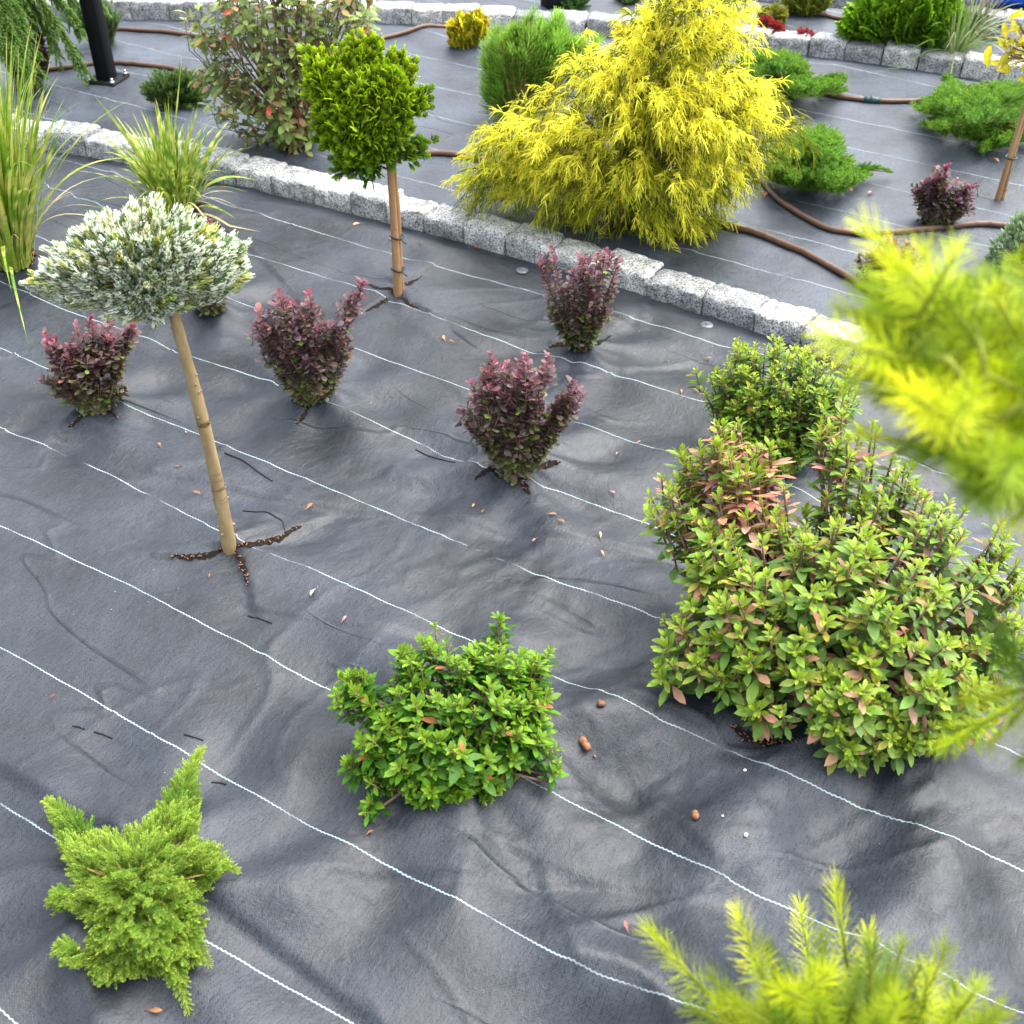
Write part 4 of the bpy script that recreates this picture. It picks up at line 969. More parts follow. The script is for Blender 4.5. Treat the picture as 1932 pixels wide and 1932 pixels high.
bush('low_conifer', 'low dark green cushion conifer at the very top edge on the far bed', 'shrub', (1082, 10), [(1060,4),(1072,-8),(1095,-8),(1110,4),(1100,12),(1070,12)], 200, .05, (.02, .06, .02), (.08, .18, .04), .8, .6, T_JUN)
bush('low_conifer', 'tiny green tuft at the top edge, right of the cushion conifer', 'shrub', (1178, 2), [(1160,-2),(1180,-12),(1205,-2),(1190,4)], 80, .05, (.03, .06, .02), (.09, .16, .04), .8, .6, T_JUN)
barberry('barberry_shrub', 'dark red barberry under the weeping conifer at the top left', gnd(55, 165), [(18,82),(50,62),(80,66),(90,102),(74,150),(50,162),(22,135)], 40, .022, group='purple barberry shrubs')

# --- weeping conifer, top left
b = gnd(30, 165)
o = thing('weeping_conifer', b, 'dark green weeping conifer with drooping arms in the top left corner', 'tree')
tpt = vplane(b, 0., -120.); trunk('trunk', [b - A(0, 0, .02), vplane(b, 32., 60.), vplane(b, 20., -40.), tpt], [.014, .012, .010, .006], M['bark'], o, 10, .05)
mb = MB(); sb = MB()
for (sx, sy, ex, ey, dep) in ((10,-80,172,112,-.10),(10,-90,130,60,.1),(0,-60,90,110,-.16),(10,-100,100,10,.18),(0,-60,40,60,-.2),(-10,-60,-60,60,0.),(0,-90,60,30,.0),(0,-100,150,30,.22),(0,-40,20,70,-.1),(-10,-60,-30,90,-.1),(0,-70,115,85,-.05),(0,-80,70,80,-.2)):
    s0 = vplane(b, float(sx), float(sy)); e0 = vplane(b, float(ex), float(ey)) + A(0, dep, 0); mid = lerp(s0, e0, .6) + A(0, 0, .10)
    bez_tubes(sb, s0[None], mid[None], e0[None], .006, .002, 10, 6)
    m = 90; s = rnd(.1, 1, m); p = bez(s0[None], mid[None], e0[None], s); D = nrm(dbez(s0[None], mid[None], e0[None], s)); sd = nrm(np.cross(D, A(0, 0, 1.)))
    dd = nrm(D * .6 + sd * rnd(-.9, .9, m)[:, None] + A(0, 0, -.55) + rnd(-.2, .2, (m, 3))); LL = rnd(.05, .10, m); k = pick(T_FLAT, m)
    for t in range(2):
        i = k == t; scatter(mb, T_FLAT[t], p[i], frame(dd[i], rnd(0, 6, i.sum())), LL[i], jit((.06, .13, .03), i.sum()), jit((.20, .34, .07), i.sum(), .3))
mb.build('foliage', M['needle'], o); sb.build('branches', M['bark'], o)

# --- wispy grass beside the thuja
b = gnd(1800, 98); o = thing('ornamental_grass', b, 'wispy thin green grass tuft beside the thuja on the far bed', 'grass clump')
mb = MB(); blades(mb, b, 150, .34, .006, .55, .6, [(.14, .26, .05), (.22, .32, .09), (.30, .36, .16)], 0., .05, 12); mb.build('blades', M['blade'], o)
b = gnd(1838, 62); o = thing('dry_plant', b, 'dark wilted plant with dry feathery stems at the top right, before the blue plastic', 'plant')
mb = MB(); blades(mb, b, 60, .30, .005, .35, .5, [(.30, .22, .18), (.40, .34, .30), (.20, .14, .12)], 0., .04, 10); mb.build('dry_stems', M['blade'], o)
mb = MB(); blades(mb, b, 60, .12, .012, .6, .6, [(.03, .035, .03), (.05, .05, .04)], 0., .05, 8); mb.build('dark_leaves', M['blade'], o)

# --- young ginkgo on a stem, right edge
b = gnd(1882, 376); o = thing('ginkgo_tree', b, 'young staked ginkgo with yellow fan leaves at the right edge', 'tree')
g1 = vplane(b, 1930., 215.); g2 = vplane(b, 1958., 110.); g3 = vplane(b, 1965., 40.)
trunk('trunk', [b - A(0, 0, .02), vplane(b, 1904., 300.), g1, g2, g3], [.009, .008, .007, .006, .004], M['canebark'], o, 10, .05, 5)
trunk('stake', [b + A(.02, .01, -.02), vplane(b, 1912., 300.) + A(0, .012, 0), vplane(b, 1938., 215.) + A(0, .012, 0), vplane(b, 1948., 180.) + A(0, .012, 0)], [.008, .008, .0075, .007], M['firbark'], o, 10, .02)
c = vplane(b, 1909., 298.); a = np.linspace(0, 6.283, 14); mb = MB(); tubes(mb, (c + np.stack([np.cos(a) * .017, np.sin(a) * .017 + .005, 0 * a], -1))[None], np.full((1, 14), .003), 6); mb.build('tie', M['dark'], o)
def T_gink():
    V = [(0, 0, 0), (0, .45, 0)]; F = []; g = [0, 0]
    an = np.linspace(-1.15, 1.15, 9)
    for i, a_ in enumerate(an): r_ = .62 + .05 * math.cos(7 * a_) - (.12 if i == 4 else 0); V.append((math.sin(a_) * r_, .42 + math.cos(a_) * r_, .05 * math.sin(5 * a_))); g.append(1)
    F = [(1, 2 + i, 3 + i) for i in range(8)]; k = len(V); 
    return np.array(V), np.array(F), np.array(g, float)
P, q, e = upright([(1878,120),(1893,60),(1912,38),(1940,26),(1985,24),(1995,140),(1940,140),(1890,130)], 85, b, .8, .6, (.2, 1.)); n = len(P)
mb = MB(); d = nrm(rnd(-1, 1, (n, 3)) + A(0, -.2, -.1)); scatter(mb, T_gink(), P, frame(d, rnd(0, 6, n)), .042 * rnd(.7, 1.2, n), jit((.34, .42, .03), n, .25), jit((.72, .56, .03), n, .2)); mb.build('leaves', M['leaf'], o)
sb = MB(); bez_tubes(sb, np.repeat(g2[None], n, 0) + rnd(-.01, .01, (n, 3)), (g2 + P) / 2, P, .002, .0008, 4, 4); sb.build('twigs', M['bark'], o)

# ================================================================== FOREGROUND CONIFERS
def atd(px, py, dist): return CAMP + nrm(rays(px, py)) * dist
def spruce(name, label, base, crown_top, shoots, needle, nclus, others=()):
    """shoots: tip px, base px, tip distance, base distance, yellowness; others: more limbs as (height share, azimuth, length)"""
    o = thing(name, base, label, 'conifer')
    trunk('trunk', [base - A(0, 0, .03), lerp(base, crown_top, .5) + A(.008, 0, 0), crown_top], [.017, .013, .005], M['bark'], o, 12, .05)
    mb = MB(); sb = MB()
    def shoot(p, d, l, yy, w):
        T = T_SPR[R0.integers(3)]; Vt = T[0].copy(); Vt[:, [0, 2]] *= needle / l * w
        scatter(mb, (Vt, T[1], T[2]), p[None], frame(d[None], rnd(0, 6, 1)), l, jit(lerp((.03, .09, .008), (.55, .66, .02), yy), 1), jit(lerp((.08, .21, .015), (.90, .96, .03), yy), 1))
    def limb(a, c, n_, tmin=.2):
        mid = lerp(a, c, .5) + A(0, 0, .04); Lb = np.linalg.norm(c - a)
        bez_tubes(sb, a[None], mid[None], c[None], .0045, .0022, 10, 6)
        for t in np.linspace(tmin, 1, n_):
            p = bez(a[None], mid[None], c[None], np.array([t]))[0]; d0 = nrm(dbez(a[None], mid[None], c[None], np.array([t])))[0]
            for _ in range(2): shoot(p, nrm(d0 * .8 + rnd(-.8, .8, 3)), rnd(.04, .07), rnd(.05, .45), .9)
        return mid
    tips = np.array([atd(a[0], a[1], a[4]) for a in shoots]); bs = np.array([atd(a[2], a[3], a[5]) for a in shoots])
    cen = bs[R0.choice(len(bs), nclus, False)]
    for _ in range(8):
        lab = np.argmin(np.linalg.norm(bs[:, None] - cen[None], axis=2), 1)
        cen = np.array([bs[lab == k].mean(0) if (lab == k).any() else cen[k] for k in range(nclus)])
    ax = nrm(crown_top - base); Ht = np.linalg.norm(crown_top - base)
    for k in range(nclus):
        hz = np.linalg.norm((cen[k] - base)[:2]); t = np.clip(((cen[k] - base) @ ax - .35 * hz) / Ht, .12, .96); a = lerp(base, crown_top, t)
        limb(a, cen[k], max(2, int(np.linalg.norm(cen[k] - a) / .035)))
    for i, (S, Tp, sh) in enumerate(zip(bs, tips, shoots)):
        ye = sh[6]; Ln = np.linalg.norm(Tp - S); m = max(1, int(Ln / .05)); d = nrm(Tp - S); l = Ln / m * 1.12
        for q in range(m): shoot(lerp(S, Tp, q / m), d, l, (ye * (.45 + .55 * (q + 1) / m)) ** 1.5, 1.)
        tubes(sb, np.stack([S, lerp(S, Tp, .5), Tp])[None], [[.0022, .0017, .0011]], 5)
        c = cen[lab[i]]; bez_tubes(sb, c[None], (lerp(c, S, .5) + A(0, 0, .008))[None], S[None], .0024, .0018, 5, 5)
    for (t, az, ln) in others:
        a = lerp(base, crown_top, t); c = a + A(math.cos(az) * ln, math.sin(az) * ln, .12 * ln); limb(a, c, max(3, int(ln / .03)), .12)
        shoot(c, nrm(c - a), .07, .9, 1.)
    mb.build('foliage', M['needle'], o); sb.build('branches', M['lime'], o)
# right-hand tree: its trunk stands just outside the frame
rb = A(.68, .38, 0); rbase = A(rb[0], rb[1], float(hgt(rb[0], rb[1])))
RS = []
for (tx, ty, bx, by, ye, dd) in ((1655,448,1790,600,1.,.0),(1705,520,1800,640,.9,.0),(1745,478,1770,590,.8,.03),(1800,485,1735,600,.95,.02),(1575,640,1710,680,1.,.0),(1600,590,1720,620,.45,.03),(1640,540,1740,600,.5,.04),(1620,715,1740,715,.6,.02),
    (1720,745,1800,800,1.,-.04),(1765,720,1790,810,.9,-.04),(1825,750,1790,810,.8,-.03),(1635,820,1780,850,1.,.0),(1690,700,1790,720,.85,.0),(1830,600,1890,700,.9,.0),(1880,560,1930,650,.8,.0),(1925,500,1990,580,.6,.0),(1850,700,1950,750,1.,.0),(1800,640,1880,690,1.,.0),
    (1900,770,2000,800,1.,.0),(1830,880,1890,905,.35,-.03),(1870,850,1890,905,.5,-.05),(1910,870,1890,905,.4,-.04),(1850,930,1895,905,.3,-.03),(1920,975,1990,890,1.,.0),(1890,930,1980,880,.8,.0),(1750,860,1860,860,.2,.03),(1680,660,1790,680,.3,.05),(1780,560,1850,650,.3,.05),(1920,690,2010,740,.3,.04),(1820,820,1930,830,.15,.05)):
    dt = rnd(.68, .78) + dd; RS.append((tx, ty, bx, by, dt, dt + rnd(.0, .04) - dd * 1.2, ye))
FR = [(1640,580),(1760,540),(1940,500),(1950,900),(1850,870),(1700,800),(1640,740)]
for (x_, y_) in in_poly(FR, 64): RS.append((x_, y_, x_ + rnd(70, 130), y_ + rnd(-20, 80), rnd(.78, .92), rnd(.78, .92), rnd(.1, .6)))
RS += [(1800,1395,1930,1320,.86,.84,1.),(1850,1320,1990,1290,.88,.86,.7),(1880,1390,1970,1300,.86,.84,.6)]
spruce('young_spruce', 'blurred lime green conifer branches reaching in from the right edge', rbase, A(rb[0], rb[1], 1.52), RS, .052, 9, [(t_, az_, ln_) for t_ in (.2, .35, .5, .62, .74, .86, .95) for az_, ln_ in ((.2, .34 - .22 * t_), (1.0, .30 - .2 * t_), (-.8, .32 - .2 * t_), (-1.7, .30 - .2 * t_))] + [(.3, 2.6, .12), (.45, 2.2, .12)])
ctop = atd(1620, 1900, 1.10); bbase = A(ctop[0], ctop[1], float(hgt(ctop[0], ctop[1])))
BS = []
for (tx, ty, bx, by, ye, dd) in ((1240,1770,1340,1880,.9,1.1),(1400,1735,1440,1850,.9,1.15),(1512,1722,1530,1830,1.,1.36),(1580,1690,1600,1830,.75,1.2),(1640,1770,1640,1860,.8,1.3),(1700,1790,1680,1880,.5,1.2),(1480,1870,1560,1900,1.,1.0),(1560,1840,1480,1900,.9,1.02),(1620,1850,1600,1935,.4,1.05),(1750,1840,1740,1930,.85,1.1),(1840,1870,1780,1945,.8,1.05),(1690,1890,1660,1960,.7,1.0),(1350,1850,1430,1930,.5,1.1),(1320,1910,1440,1960,.5,1.05),(1450,1800,1500,1890,.35,1.2),(1550,1780,1560,1880,.35,1.2),(1780,1800,1740,1900,.5,1.2),(1880,1915,1800,1970,.6,1.05),(1400,1900,1500,1960,.6,1.0),(1540,1910,1560,1980,.5,1.0),(1650,1930,1640,2000,.5,1.0),(1600,1900,1590,1980,.2,1.1),(1720,1900,1700,1990,.2,1.1),(1470,1930,1520,2000,.3,1.05)):
    BS.append((tx, ty, bx, by, dd, dd + .03, ye))
FB = [(1340,1890),(1450,1810),(1600,1790),(1740,1800),(1850,1870),(1910,1960),(1900,2010),(1330,2010),(1320,1940)]
for (x_, y_) in in_poly(FB, 44): dd = rnd(1.0, 1.25); BS.append((x_, y_, x_ + (1610 - x_) * .18 + rnd(-25, 25), y_ + rnd(60, 110), dd, dd + .03, rnd(.0, .6)))
spruce('young_spruce', 'small lime green conifer with upright soft shoots at the bottom edge', bbase, ctop, BS, .056, 8, [(t_, az_, .16) for t_ in (.35, .5, .65, .8) for az_ in (-.3, -1.2, -2.1, -2.9)])

# ================================================================== POST, HOSES, SMALL THINGS
b = gnd(203, 152)
o = thing('steel_post', b, 'black square steel post bolted to a base plate at the top left', 'post')
def boxmesh(cx, cy, z0, z1, w, ang, bev=.004):
    h = w / 2; c, s = math.cos(ang), math.sin(ang); ring = []
    for (sx, sy) in ((1, 1), (-1, 1), (-1, -1), (1, -1)):
        for (ex, ey) in ((0, 1), (1, 0)) if sx * sy < 0 else ((1, 0), (0, 1)):
            x, y = sx * (h - bev * (1 - ex)), sy * (h - bev * (1 - ey)); ring.append((x * c - y * s + cx, x * s + y * c + cy))
    ring = np.array(ring); a = np.arctan2(ring[:, 1] - cy, ring[:, 0] - cx); ring = ring[np.argsort(a)]; k = len(ring)
    V = [(*p, z0) for p in ring] + [(*p, z1 - bev) for p in ring] + [(*(p * .0 + [cx, cy] + (p - [cx, cy]) * (1 - bev / h)), z1) for p in ring]
    F4 = [(i, (i + 1) % k, k + (i + 1) % k, k + i) for i in range(k)] + [(k + i, k + (i + 1) % k, 2 * k + (i + 1) % k, 2 * k + i) for i in range(k)]
    mb = MB(); mb.add(V, F4); mb.F.append(np.array([list(range(2 * k, 3 * k))])); mb.MI.append(np.zeros(1, int)); return mb
pa = math.radians(76)
boxmesh(b[0], b[1], b[2] + .014, b[2] + 2.6, .060, pa, .004).build('shaft', M['post'], o, smooth=False)
boxmesh(b[0], b[1], b[2] - .01, b[2] + .012, .128, pa, .002).build('base_plate', M['post'], o, smooth=False)
for i in range(4):
    a = pa + math.pi / 4 + i * math.pi / 2; c = A(b[0] + .072 * math.cos(a), b[1] + .072 * math.sin(a), b[2] + .012)
    mb = MB(); tubes(mb, np.stack([c, c + A(0, 0, .008)])[None], [[.009, .009]], 6); tubes(mb, np.stack([c + A(0, 0, .008), c + A(0, 0, .018)])[None], [[.005, .005]], 8); mb.build('bolt', M['steel'], o, smooth=False)

def hose(label, pts, r=.0085, conn=None, lift=.0):
    P = np.array([gnd(float(a), float(c)) for a, c in pts]); k = len(P) * 14; s = np.linspace(0, len(P) - 1, k); idx = np.arange(len(P))
    Q = np.zeros((k, 3))                         # Catmull-Rom through the points
    for j, t in enumerate(s):
        i = min(int(t), len(P) - 2); f = t - i; p0, p1, p2, p3 = P[max(i - 1, 0)], P[i], P[i + 1], P[min(i + 2, len(P) - 1)]
        Q[j] = .5 * ((2 * p1) + (-p0 + p2) * f + (2 * p0 - 5 * p1 + 4 * p2 - p3) * f * f + (-p0 + 3 * p1 - 3 * p2 + p3) * f ** 3)
    zz = hgt(Q[:, 0], Q[:, 1]); kern = np.ones(9) / 9; zs = np.convolve(np.pad(zz, 4, 'edge'), kern, 'valid'); Q[:, 2] = np.maximum(zz, zs) + r * .9 + lift * np.sin(np.linspace(0, math.pi, k)) ** 2
    o = thing('hose', Q[0], label, 'hose', 'brown irrigation hoses'); mb = MB(); tubes(mb, Q[None], np.full((1, k), r), 10); mb.build('pipe', M['hose'], o)
    if conn:
        g = gnd(*conn); j = int(np.argmin(np.linalg.norm(Q[:, :2] - g[:2], axis=1))); d = nrm(Q[min(j + 1, k - 1)] - Q[max(j - 1, 0)]); mb = MB()
        tubes(mb, np.stack([Q[j] - d * .03, Q[j] - d * .01, Q[j] + d * .01, Q[j] + d * .03])[None], [[r * 1.35, r * 1.35, r * 1.35, r * 1.35]], 10)
        tubes(mb, np.stack([Q[j] - d * .008, Q[j] + d * .008])[None], [[r * 1.8, r * 1.8]], 10); mb.build('connector', M['teal'], o)
hose('brown hose curving on the fabric just behind the black post', [(65,138),(120,131),(171,124),(214,122),(273,126),(316,131),(360,142),(430,165)])
hose('brown hose in the far distance, passing behind the tall shrub and the small golden conifer', [(215,57),(280,61),(330,65),(398,76),(445,88),(520,100),(620,100),(713,77),(771,62),(839,56),(900,60),(1000,80),(1144,112),(1230,108)])
hose('brown hose leaving the yellow cypress and running down towards the kerb', [(640,290),(740,293),(798,293),(867,297),(1000,330),(1150,375),(1316,414),(1357,425),(1436,448),(1511,478),(1573,512),(1624,543),(1680,590)], .010)
hose('brown hose with a joint curving from under the juniper past the round barberry', [(1430,325),(1440,350),(1484,393),(1552,432),(1614,444),(1675,443),(1750,436),(1836,427),(1884,429),(1960,440)], .0095, (1632, 445))
hose('brown hose with a joint between two creeping junipers near the far kerb', [(1500,165),(1535,176),(1580,186),(1640,193),(1700,195),(1770,192)], .0095, (1645, 193))
hose('thin dark hose lying on the far bed left of the thuja', [(1535,27),(1560,32),(1590,38),(1640,45)], .008)
hose('dark hose at the far right behind the wispy grass', [(1800,66),(1850,72),(1900,78),(1960,86)], .010)
# blue plastic pipes beyond the farthest kerb
for py_, zz_, lab in ((11, .055, 'bright blue plastic pipe lowest of the pair lying behind the farthest kerb'), (8, .150, 'bright blue plastic pipe on top of the lower one behind the farthest kerb')):
    c = gnd(1890, py_); c[2] = Z3 + zz_; s_ = np.linspace(-.30, .9, 90); ax = nrm(A(1., -.20, 0)); rr = .05 + .0025 * (np.sin(s_ * 2 * math.pi / .027) > 0)
    mb = MB(); tubes(mb, (c + ax * s_[:, None])[None], rr[None], 28); tag(mb.build('plastic_pipe', M['blue'], None, c), lab, 'pipe', 'blue plastic pipes')
# thin grey stake and black post foot at the top edge
b = gnd(1242, 30); o = trunk('garden_stake', [b - A(0, 0, .02), b + A(0, 0, .2), b + A(.004, 0, .5)], [.006, .006, .006], M['pin'], None, 8, .01); tag(o, 'thin grey upright stake on the far bed, behind the yellow cypress', 'stake')
b = gnd(1042, 12); o = boxmesh(b[0], b[1], b[2] - .02, b[2] + 2.2, .08, .5).build('square_post', M['post'], None, b, smooth=False); tag(o, 'foot of a black square post at the top edge above the pine', 'post')

# fabric pegs with round grey heads
for (px, py, lab) in ((1333, 615, 'grey round fabric peg head in front of the right end of the kerb'), (985, 512, 'grey round fabric peg head at the kerb foot, left of the leggy barberry')):
    g = gnd(px, py); mb = MB(); tubes(mb, np.stack([g + A(0, 0, .001), g + A(0, 0, .004), g + A(0, 0, .006)])[None], [[.019, .018, .012]], 24); tubes(mb, np.stack([g + A(0, 0, .005), g + A(0, 0, .009)])[None], [[.005, .004]], 10)
    tag(mb.build('fabric_peg', M['pin'], None, g), lab, 'peg')

# slits cut in the fabric round the stems, with bark mulch showing
def slit(lines, w, nchip, spread=.012):
    mb = MB(); ref = None
    for pl in lines:
        P = np.array([gnd(*p) for p in pl]); k = 24; s = np.linspace(0, len(P) - 1, k); Q = np.stack([np.interp(s, np.arange(len(P)), P[:, i]) for i in range(3)], -1)
        Q[:, :2] += rnd(-.002, .002, (k, 2)); d = np.gradient(Q, axis=0); sd = nrm(np.stack([-d[:, 1], d[:, 0], 0 * d[:, 0]], -1))
        ww = w * np.clip(np.sin(np.linspace(.25, math.pi, k)), .05, 1) * rnd(.6, 1.3, k); ref = Q[0] if ref is None else ref
        a, c = Q - sd * ww[:, None] / 2, Q + sd * ww[:, None] / 2
        for e in (a, c, Q): e[:, 2] = hgt(e[:, 0], e[:, 1]) + .002
        V = np.stack([a, Q, c], 1).reshape(-1, 3); i = np.arange(k - 1)
        mb.add(V, np.concatenate([np.stack([3*i, 3*i+1, 3*i+4, 3*i+3], -1), np.stack([3*i+1, 3*i+2, 3*i+5, 3*i+4], -1)]))
        for _ in range(nchip):
            j = R0.integers(0, k); c0 = Q[j] + sd[j] * rnd(-1, 1) * (ww[j] * .6) + A(0, 0, .003); a_ = rnd(0, 6.28); l = rnd(.003, .009)
            dv = A(math.cos(a_), math.sin(a_), rnd(-.2, .3)); tubes(mb, np.stack([c0 - dv * l / 2, c0, c0 + dv * l / 2])[None], [[.0008, .0018, .0007]], 4)
            mb.MI[-1][:] = 1; mb.MI[-2][:] = 1
    return tag(mb.build('bark_mulch', [M['soil'], M['chip']], None, ref), kind='stuff')
slit([[(326,1050),(370,1052),(405,1045),(432,1032)], [(432,1032),(470,1030),(520,1018),(558,998),(572,992)], [(440,1035),(455,1060),(464,1085),(468,1108)]], .012, 22)
slit([[(690,588),(715,575),(742,560)], [(756,560),(770,575),(790,583)], [(752,552),(775,535),(798,520)], [(745,556),(715,545),(690,535)]], .009, 4)
slit([[(130,808),(150,790),(180,772)], [(180,770),(205,775),(225,790)]], .009, 4)
slit([[(895,905),(915,890),(950,880)], [(1000,885),(1040,875),(1060,873)], [(985,910),(1000,935)]], .013, 5)
slit([[(1035,655),(1055,650),(1090,652)], [(1100,650),(1130,648),(1155,630)]], .011, 6)
slit([[(5,505),(30,490),(60,478)], [(10,480),(40,470),(70,482)], [(0,495),(40,500),(66,490)]], .05, 50)
slit([[(330,402),(370,395),(400,388)], [(385,410),(405,425)]], .02, 8)
slit([[(1380,590+780),(1420,1395),(1500,1400)], [(1290,1290),(1330,1300),(1400,1330)]], .02, 30)
slit([[(560,800),(575,785),(585,765)]], .009, 3)

for pl, lab in (([(424,855),(455,867),(485,889),(514,908)], 'black loose thread on the fabric right of the upper fir stem'), ([(458,964),(502,966),(533,983),(538,1000)], 'curved black loose thread above the slit right of the fir stem'),
    ([(468,1162),(490,1167),(513,1176)], 'short black loose thread below the fir slit'), ([(137,1370),(150,1372),(159,1375)], 'short black thread between two white lines at the left, shorter of two'),
    ([(178,1381),(195,1386),(212,1393)], 'short black thread between two white lines at the left, longer of two'), ([(347,1386),(366,1391),(384,1397)], 'black thread right beside a white line above the juniper tip'),
    ([(400,1476),(415,1477),(427,1480)], 'black thread just right of the juniper tip'), ([(784,848),(815,862),(859,874)], 'black loose thread left of the round barberry')):
    Q = np.array([gnd(*p) for p in pl]); t_ = np.linspace(0, 1, 16); Q = np.stack([np.interp(t_, np.linspace(0, 1, len(Q)), Q[:, i]) for i in range(3)], -1); Q[:, 2] = hgt(Q[:, 0], Q[:, 1]) + .0015
    mb = MB(); tubes(mb, Q[None], np.full((1, 16), .0016), 5); tag(mb.build('loose_thread', M['dark'], None, Q[0]), lab, 'thread', 'loose black threads on the fabric')
# dry leaves and bark bits lying about
def dryleaf(px, py, size, col, lab, ang=None):
    g = gnd(px, py); mb = MB(); a = rnd(0, 6.28) if ang is None else ang
    T = T_leaf(.34, .25, -.15, .5, .12); scatter(mb, T, (g + A(0, 0, .003))[None], frame(A(math.cos(a), math.sin(a), rnd(-.05, .12))[None], rnd(-.4, .4, 1)), size, jit(col, 1), jit(col, 1))
    sbm = g + A(0, 0, .003); tubes(mb, np.stack([sbm, sbm - A(math.cos(a), math.sin(a), -.1) * size * .25])[None], [[.0009, .0006]], 4, np.array(col) * .6)
    tag(mb.build('dry_leaf', M['dry'], None, g), lab, 'leaf', 'dry leaves fallen on the fabric')
def chip(px, py, l, w, h, lab, mat='chip', name='bark_chip', cat='bark chip', group='bark chips lying on the fabric'):
    g = gnd(px, py); r = R0; n = 7; a = rnd(0, 3.14); d = A(math.cos(a), math.sin(a), 0); s = np.linspace(-.5, .5, n)
    Q = g + d * (s * l)[:, None] + A(0, 0, h * .45); rad = w / 2 * np.array([.55, .9, 1., .95, 1.05, .85, .5]) * rnd(.85, 1.15, n)
    mb = MB(); tubes(mb, Q[None], rad[None], 7); V = mb.V[0]; V[:, 2] = g[2] + (V[:, 2] - g[2] - h * .45) * (h / w) + h * .45 + rnd(-.1, .1, len(V)) * h; V += rnd(-.05, .05, V.shape) * w
    tag(mb.build(name, M[mat], None, g, smooth=False), lab, cat, group)
br, tn, pk = (.34, .15, .06), (.45, .28, .14), (.42, .20, .20)
dryleaf(303, 845, .016, br, 'orange brown leaf just left of the upper fir stem')
dryleaf(341, 881, .014, (.25, .1, .05), 'dark brown curled leaf left of the fir stem, midway up')
dryleaf(380, 933, .020, br, 'brown leaf touching the fir stem on its left')
dryleaf(577, 963, .022, br, 'long brown leaf on the crease right of the fir stem')
dryleaf(350, 815, .012, tn, 'pale dry leaf between left barberry and fir stem')
dryleaf(858, 648, .018, br, 'tan leaf between the two rear barberries, larger of a pair')
dryleaf(840, 645, .024, tn, 'long tan leaf between the two rear barberries, left one of a pair')
dryleaf(1328, 678, .020, br, 'brown leaf on the fabric right of the leggy barberry')
dryleaf(1285, 745, .018, (.3, .14, .1), 'reddish leaf left of the rear azalea, on the white thread')
dryleaf(1318, 742, .018, (.3, .14, .1), 'reddish leaf left of the rear azalea, beside the white thread')
dryleaf(895, 952, .018, tn, 'tan leaf under the round barberry, left one')
dryleaf(914, 963, .016, br, 'small orange leaf under the round barberry, right beside the tan one')
dryleaf(1032, 972, .022, br, 'orange leaf below right of the round barberry')
dryleaf(1052, 982, .020, br, 'brown leaf at the right of the orange leaf below the round barberry')
dryleaf(1150, 928, .016, pk, 'pink petal like leaf right of the round barberry')
dryleaf(1133, 1018, .020, tn, 'yellow tan leaf in the open fabric between round barberry and bronze azalea')
dryleaf(1140, 1052, .018, tn, 'pale tan leaf just above a crease left of the bronze azalea')
dryleaf(1168, 855, .016, tn, 'narrow tan leaf right of the round barberry, close to a white thread')
dryleaf(1200, 838, .014, tn, 'tiny tan leaf resting on the thread right of the round barberry')
dryleaf(1012, 1018, .016, pk, 'pinkish leaf on the crease below the round barberry')
dryleaf(395, 1092, .012, br, 'small brown scrap below the fir slit')
dryleaf(95, 1320, .012, (.45, .05, .08), 'tiny red leaf alone on the fabric at the left')
dryleaf(645, 1175, .016, pk, 'small pink leaf above the green azalea')
dryleaf(598, 1112, .030, (.5, .45, .3), 'curved straw coloured stalk between the fir slit and the green azalea')
dryleaf(690, 1578, .016, br, 'brown leaf scrap below left of the green azalea')
dryleaf(1185, 1760, .018, (.35, .12, .09), 'slim reddish needle leaf in the bottom middle')
dryleaf(280, 1908, .022, br, 'brown leaf under the near end of the creeping juniper')
dryleaf(1440, 375, .04, br, 'brown dry leaf by the hose under the juniper beside the cypress')
dryleaf(1595, 358, .045, (.55, .28, .12), 'orange dry leaf at the foot of the juniper beside the cypress')
dryleaf(1648, 365, .03, (.5, .26, .14), 'orange scrap of leaf right of the juniper beside the cypress')
dryleaf(1868, 300, .045, (.55, .28, .12), 'orange dry leaf below the wide juniper near the ginkgo')
dryleaf(1845, 640 - 500, .03, tn, 'pale scrap before the wide juniper by the far kerb')
dryleaf(900, 470, .022, br, 'brown leaf at the kerb foot below the yellow cypress')
dryleaf(680, 423, .030, tn, 'tan leaf at the kerb foot right of the staked cypress')
dryleaf(740, 455, .02, tn, 'tan leaf left of the stake of the small cypress')
dryleaf(788, 460, .02, br, 'brown leaf right of the stake of the small cypress')
chip(1134, 1331, .015, .012, .012, 'small square brown bark piece right of the green azalea, the upper one')
chip(1103, 1407, .030, .015, .013, 'large oblong red brown bark piece right of the green azalea')
chip(1311, 1542, .016, .014, .014, 'dark brown bark lump in front of the bronze azalea')
chip(1122, 1428, .006, .005, .005, 'tiny bark crumb below the oblong bark piece')
chip(1407, 1577, .007, .006, .006, 'small white pebble in front of the bronze azalea, lower one', 'stone', 'pebble', 'pebble', 'white pebbles on the fabric')
chip(1405, 1455, .006, .005, .005, 'small yellowish pebble close under the bronze azalea leaves', 'stone', 'pebble', 'pebble', 'white pebbles on the fabric')
chip(1363, 1541, .004, .004, .004, 'tiny white pebble right of the dark bark lump', 'stone', 'pebble', 'pebble', 'white pebbles on the fabric')

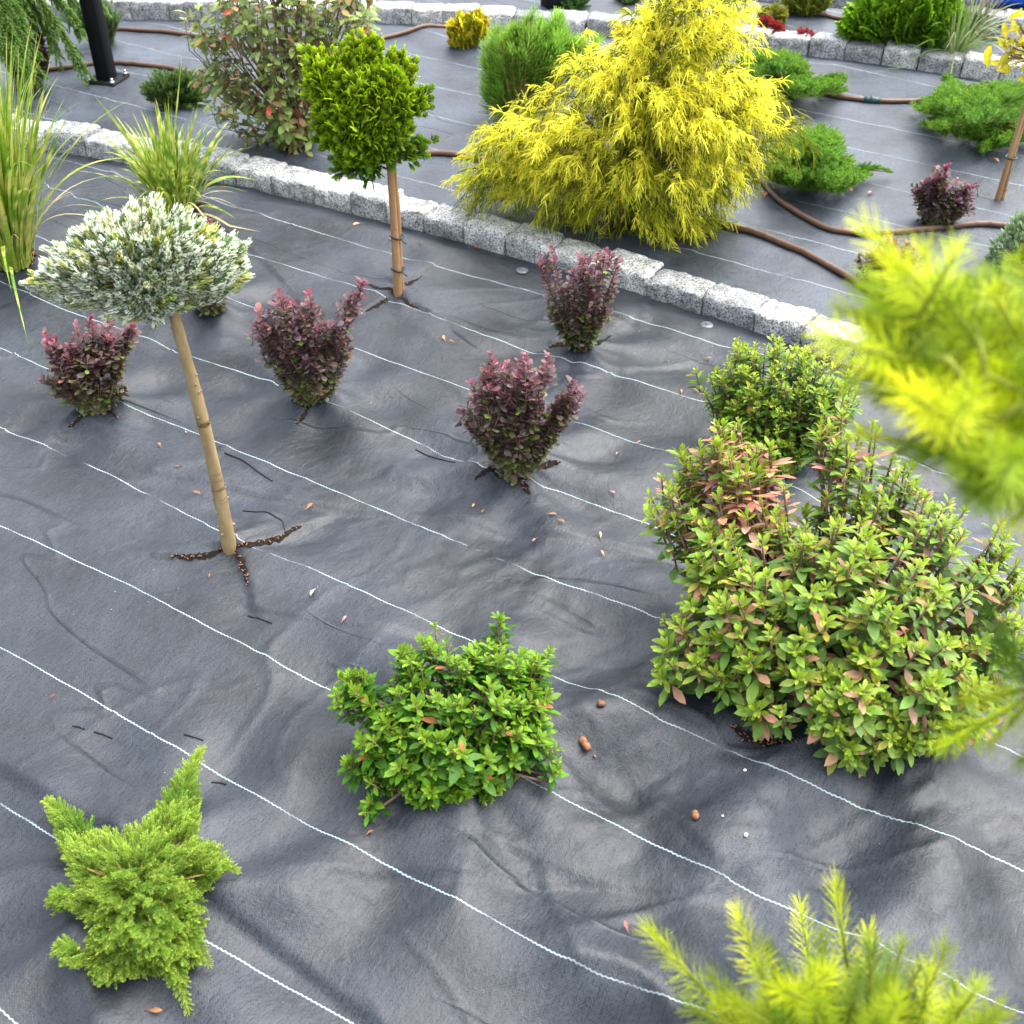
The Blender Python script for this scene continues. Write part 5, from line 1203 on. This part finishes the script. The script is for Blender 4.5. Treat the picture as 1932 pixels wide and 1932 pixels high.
# ================================================================== LIGHT, SKY, CAMERA
w = bpy.data.worlds.new('World'); sc.world = w; w.use_nodes = True; nt = w.node_tree; nt.nodes.clear()
SUN_EL, SUN_AZ = math.radians(62), math.radians(58)       # azimuth from +Y (straight ahead) towards +X
sky = N(nt, 'ShaderNodeTexSky'); sky.sky_type = 'NISHITA'; sky.sun_disc = False; sky.sun_elevation = SUN_EL; sky.sun_rotation = SUN_AZ
sky.dust_density = 4.; sky.air_density = 1.; sky.ozone_density = 1.
hs = N(nt, 'ShaderNodeHueSaturation', Saturation=.42); bg = N(nt, 'ShaderNodeBackground', Strength=.15); wo = N(nt, 'ShaderNodeOutputWorld')
L(nt, sky.outputs[0], hs.inputs['Color']); L(nt, hs.outputs[0], bg.inputs[0]); L(nt, bg.outputs[0], wo.inputs[0])
sd = bpy.data.lights.new('sun', 'SUN'); sd.energy = .95; sd.angle = math.radians(85); sd.color = (1., .965, .91)
so = bpy.data.objects.new('sun', sd); COL.objects.link(so)
dirv = A(math.sin(SUN_AZ) * math.cos(SUN_EL), math.cos(SUN_AZ) * math.cos(SUN_EL), math.sin(SUN_EL))
from mathutils import Vector, Matrix
so.rotation_euler = Vector(dirv).to_track_quat('Z', 'Y').to_euler(); so.location = (0, 0, 8)

cd = bpy.data.cameras.new('camera'); co = bpy.data.objects.new('camera', cd); COL.objects.link(co); sc.camera = co
fw = A(0, math.cos(PITCH), -math.sin(PITCH)); up0 = A(0, math.sin(PITCH), math.cos(PITCH)); rt0 = A(1, 0, 0)
cr, sr = math.cos(ROLL), math.sin(ROLL); rt = rt0 * cr + up0 * sr; up = -rt0 * sr + up0 * cr
mw = Matrix.Identity(4)
for i in range(3): mw[i][0], mw[i][1], mw[i][2], mw[i][3] = rt[i], up[i], -fw[i], CAMP[i]
co.matrix_world = mw
cd.sensor_width = 36; cd.lens = 36 / 2 / (CPX / FPX); cd.clip_start = .02; cd.clip_end = 600
cd.dof.use_dof = True; cd.dof.focus_distance = 2.45; cd.dof.aperture_fstop = 7.0
vs = sc.view_settings; vs.view_transform = 'Standard'; vs.look = 'None'; vs.exposure = 2.15; vs.gamma = 1.
sc.cycles.max_bounces = 6
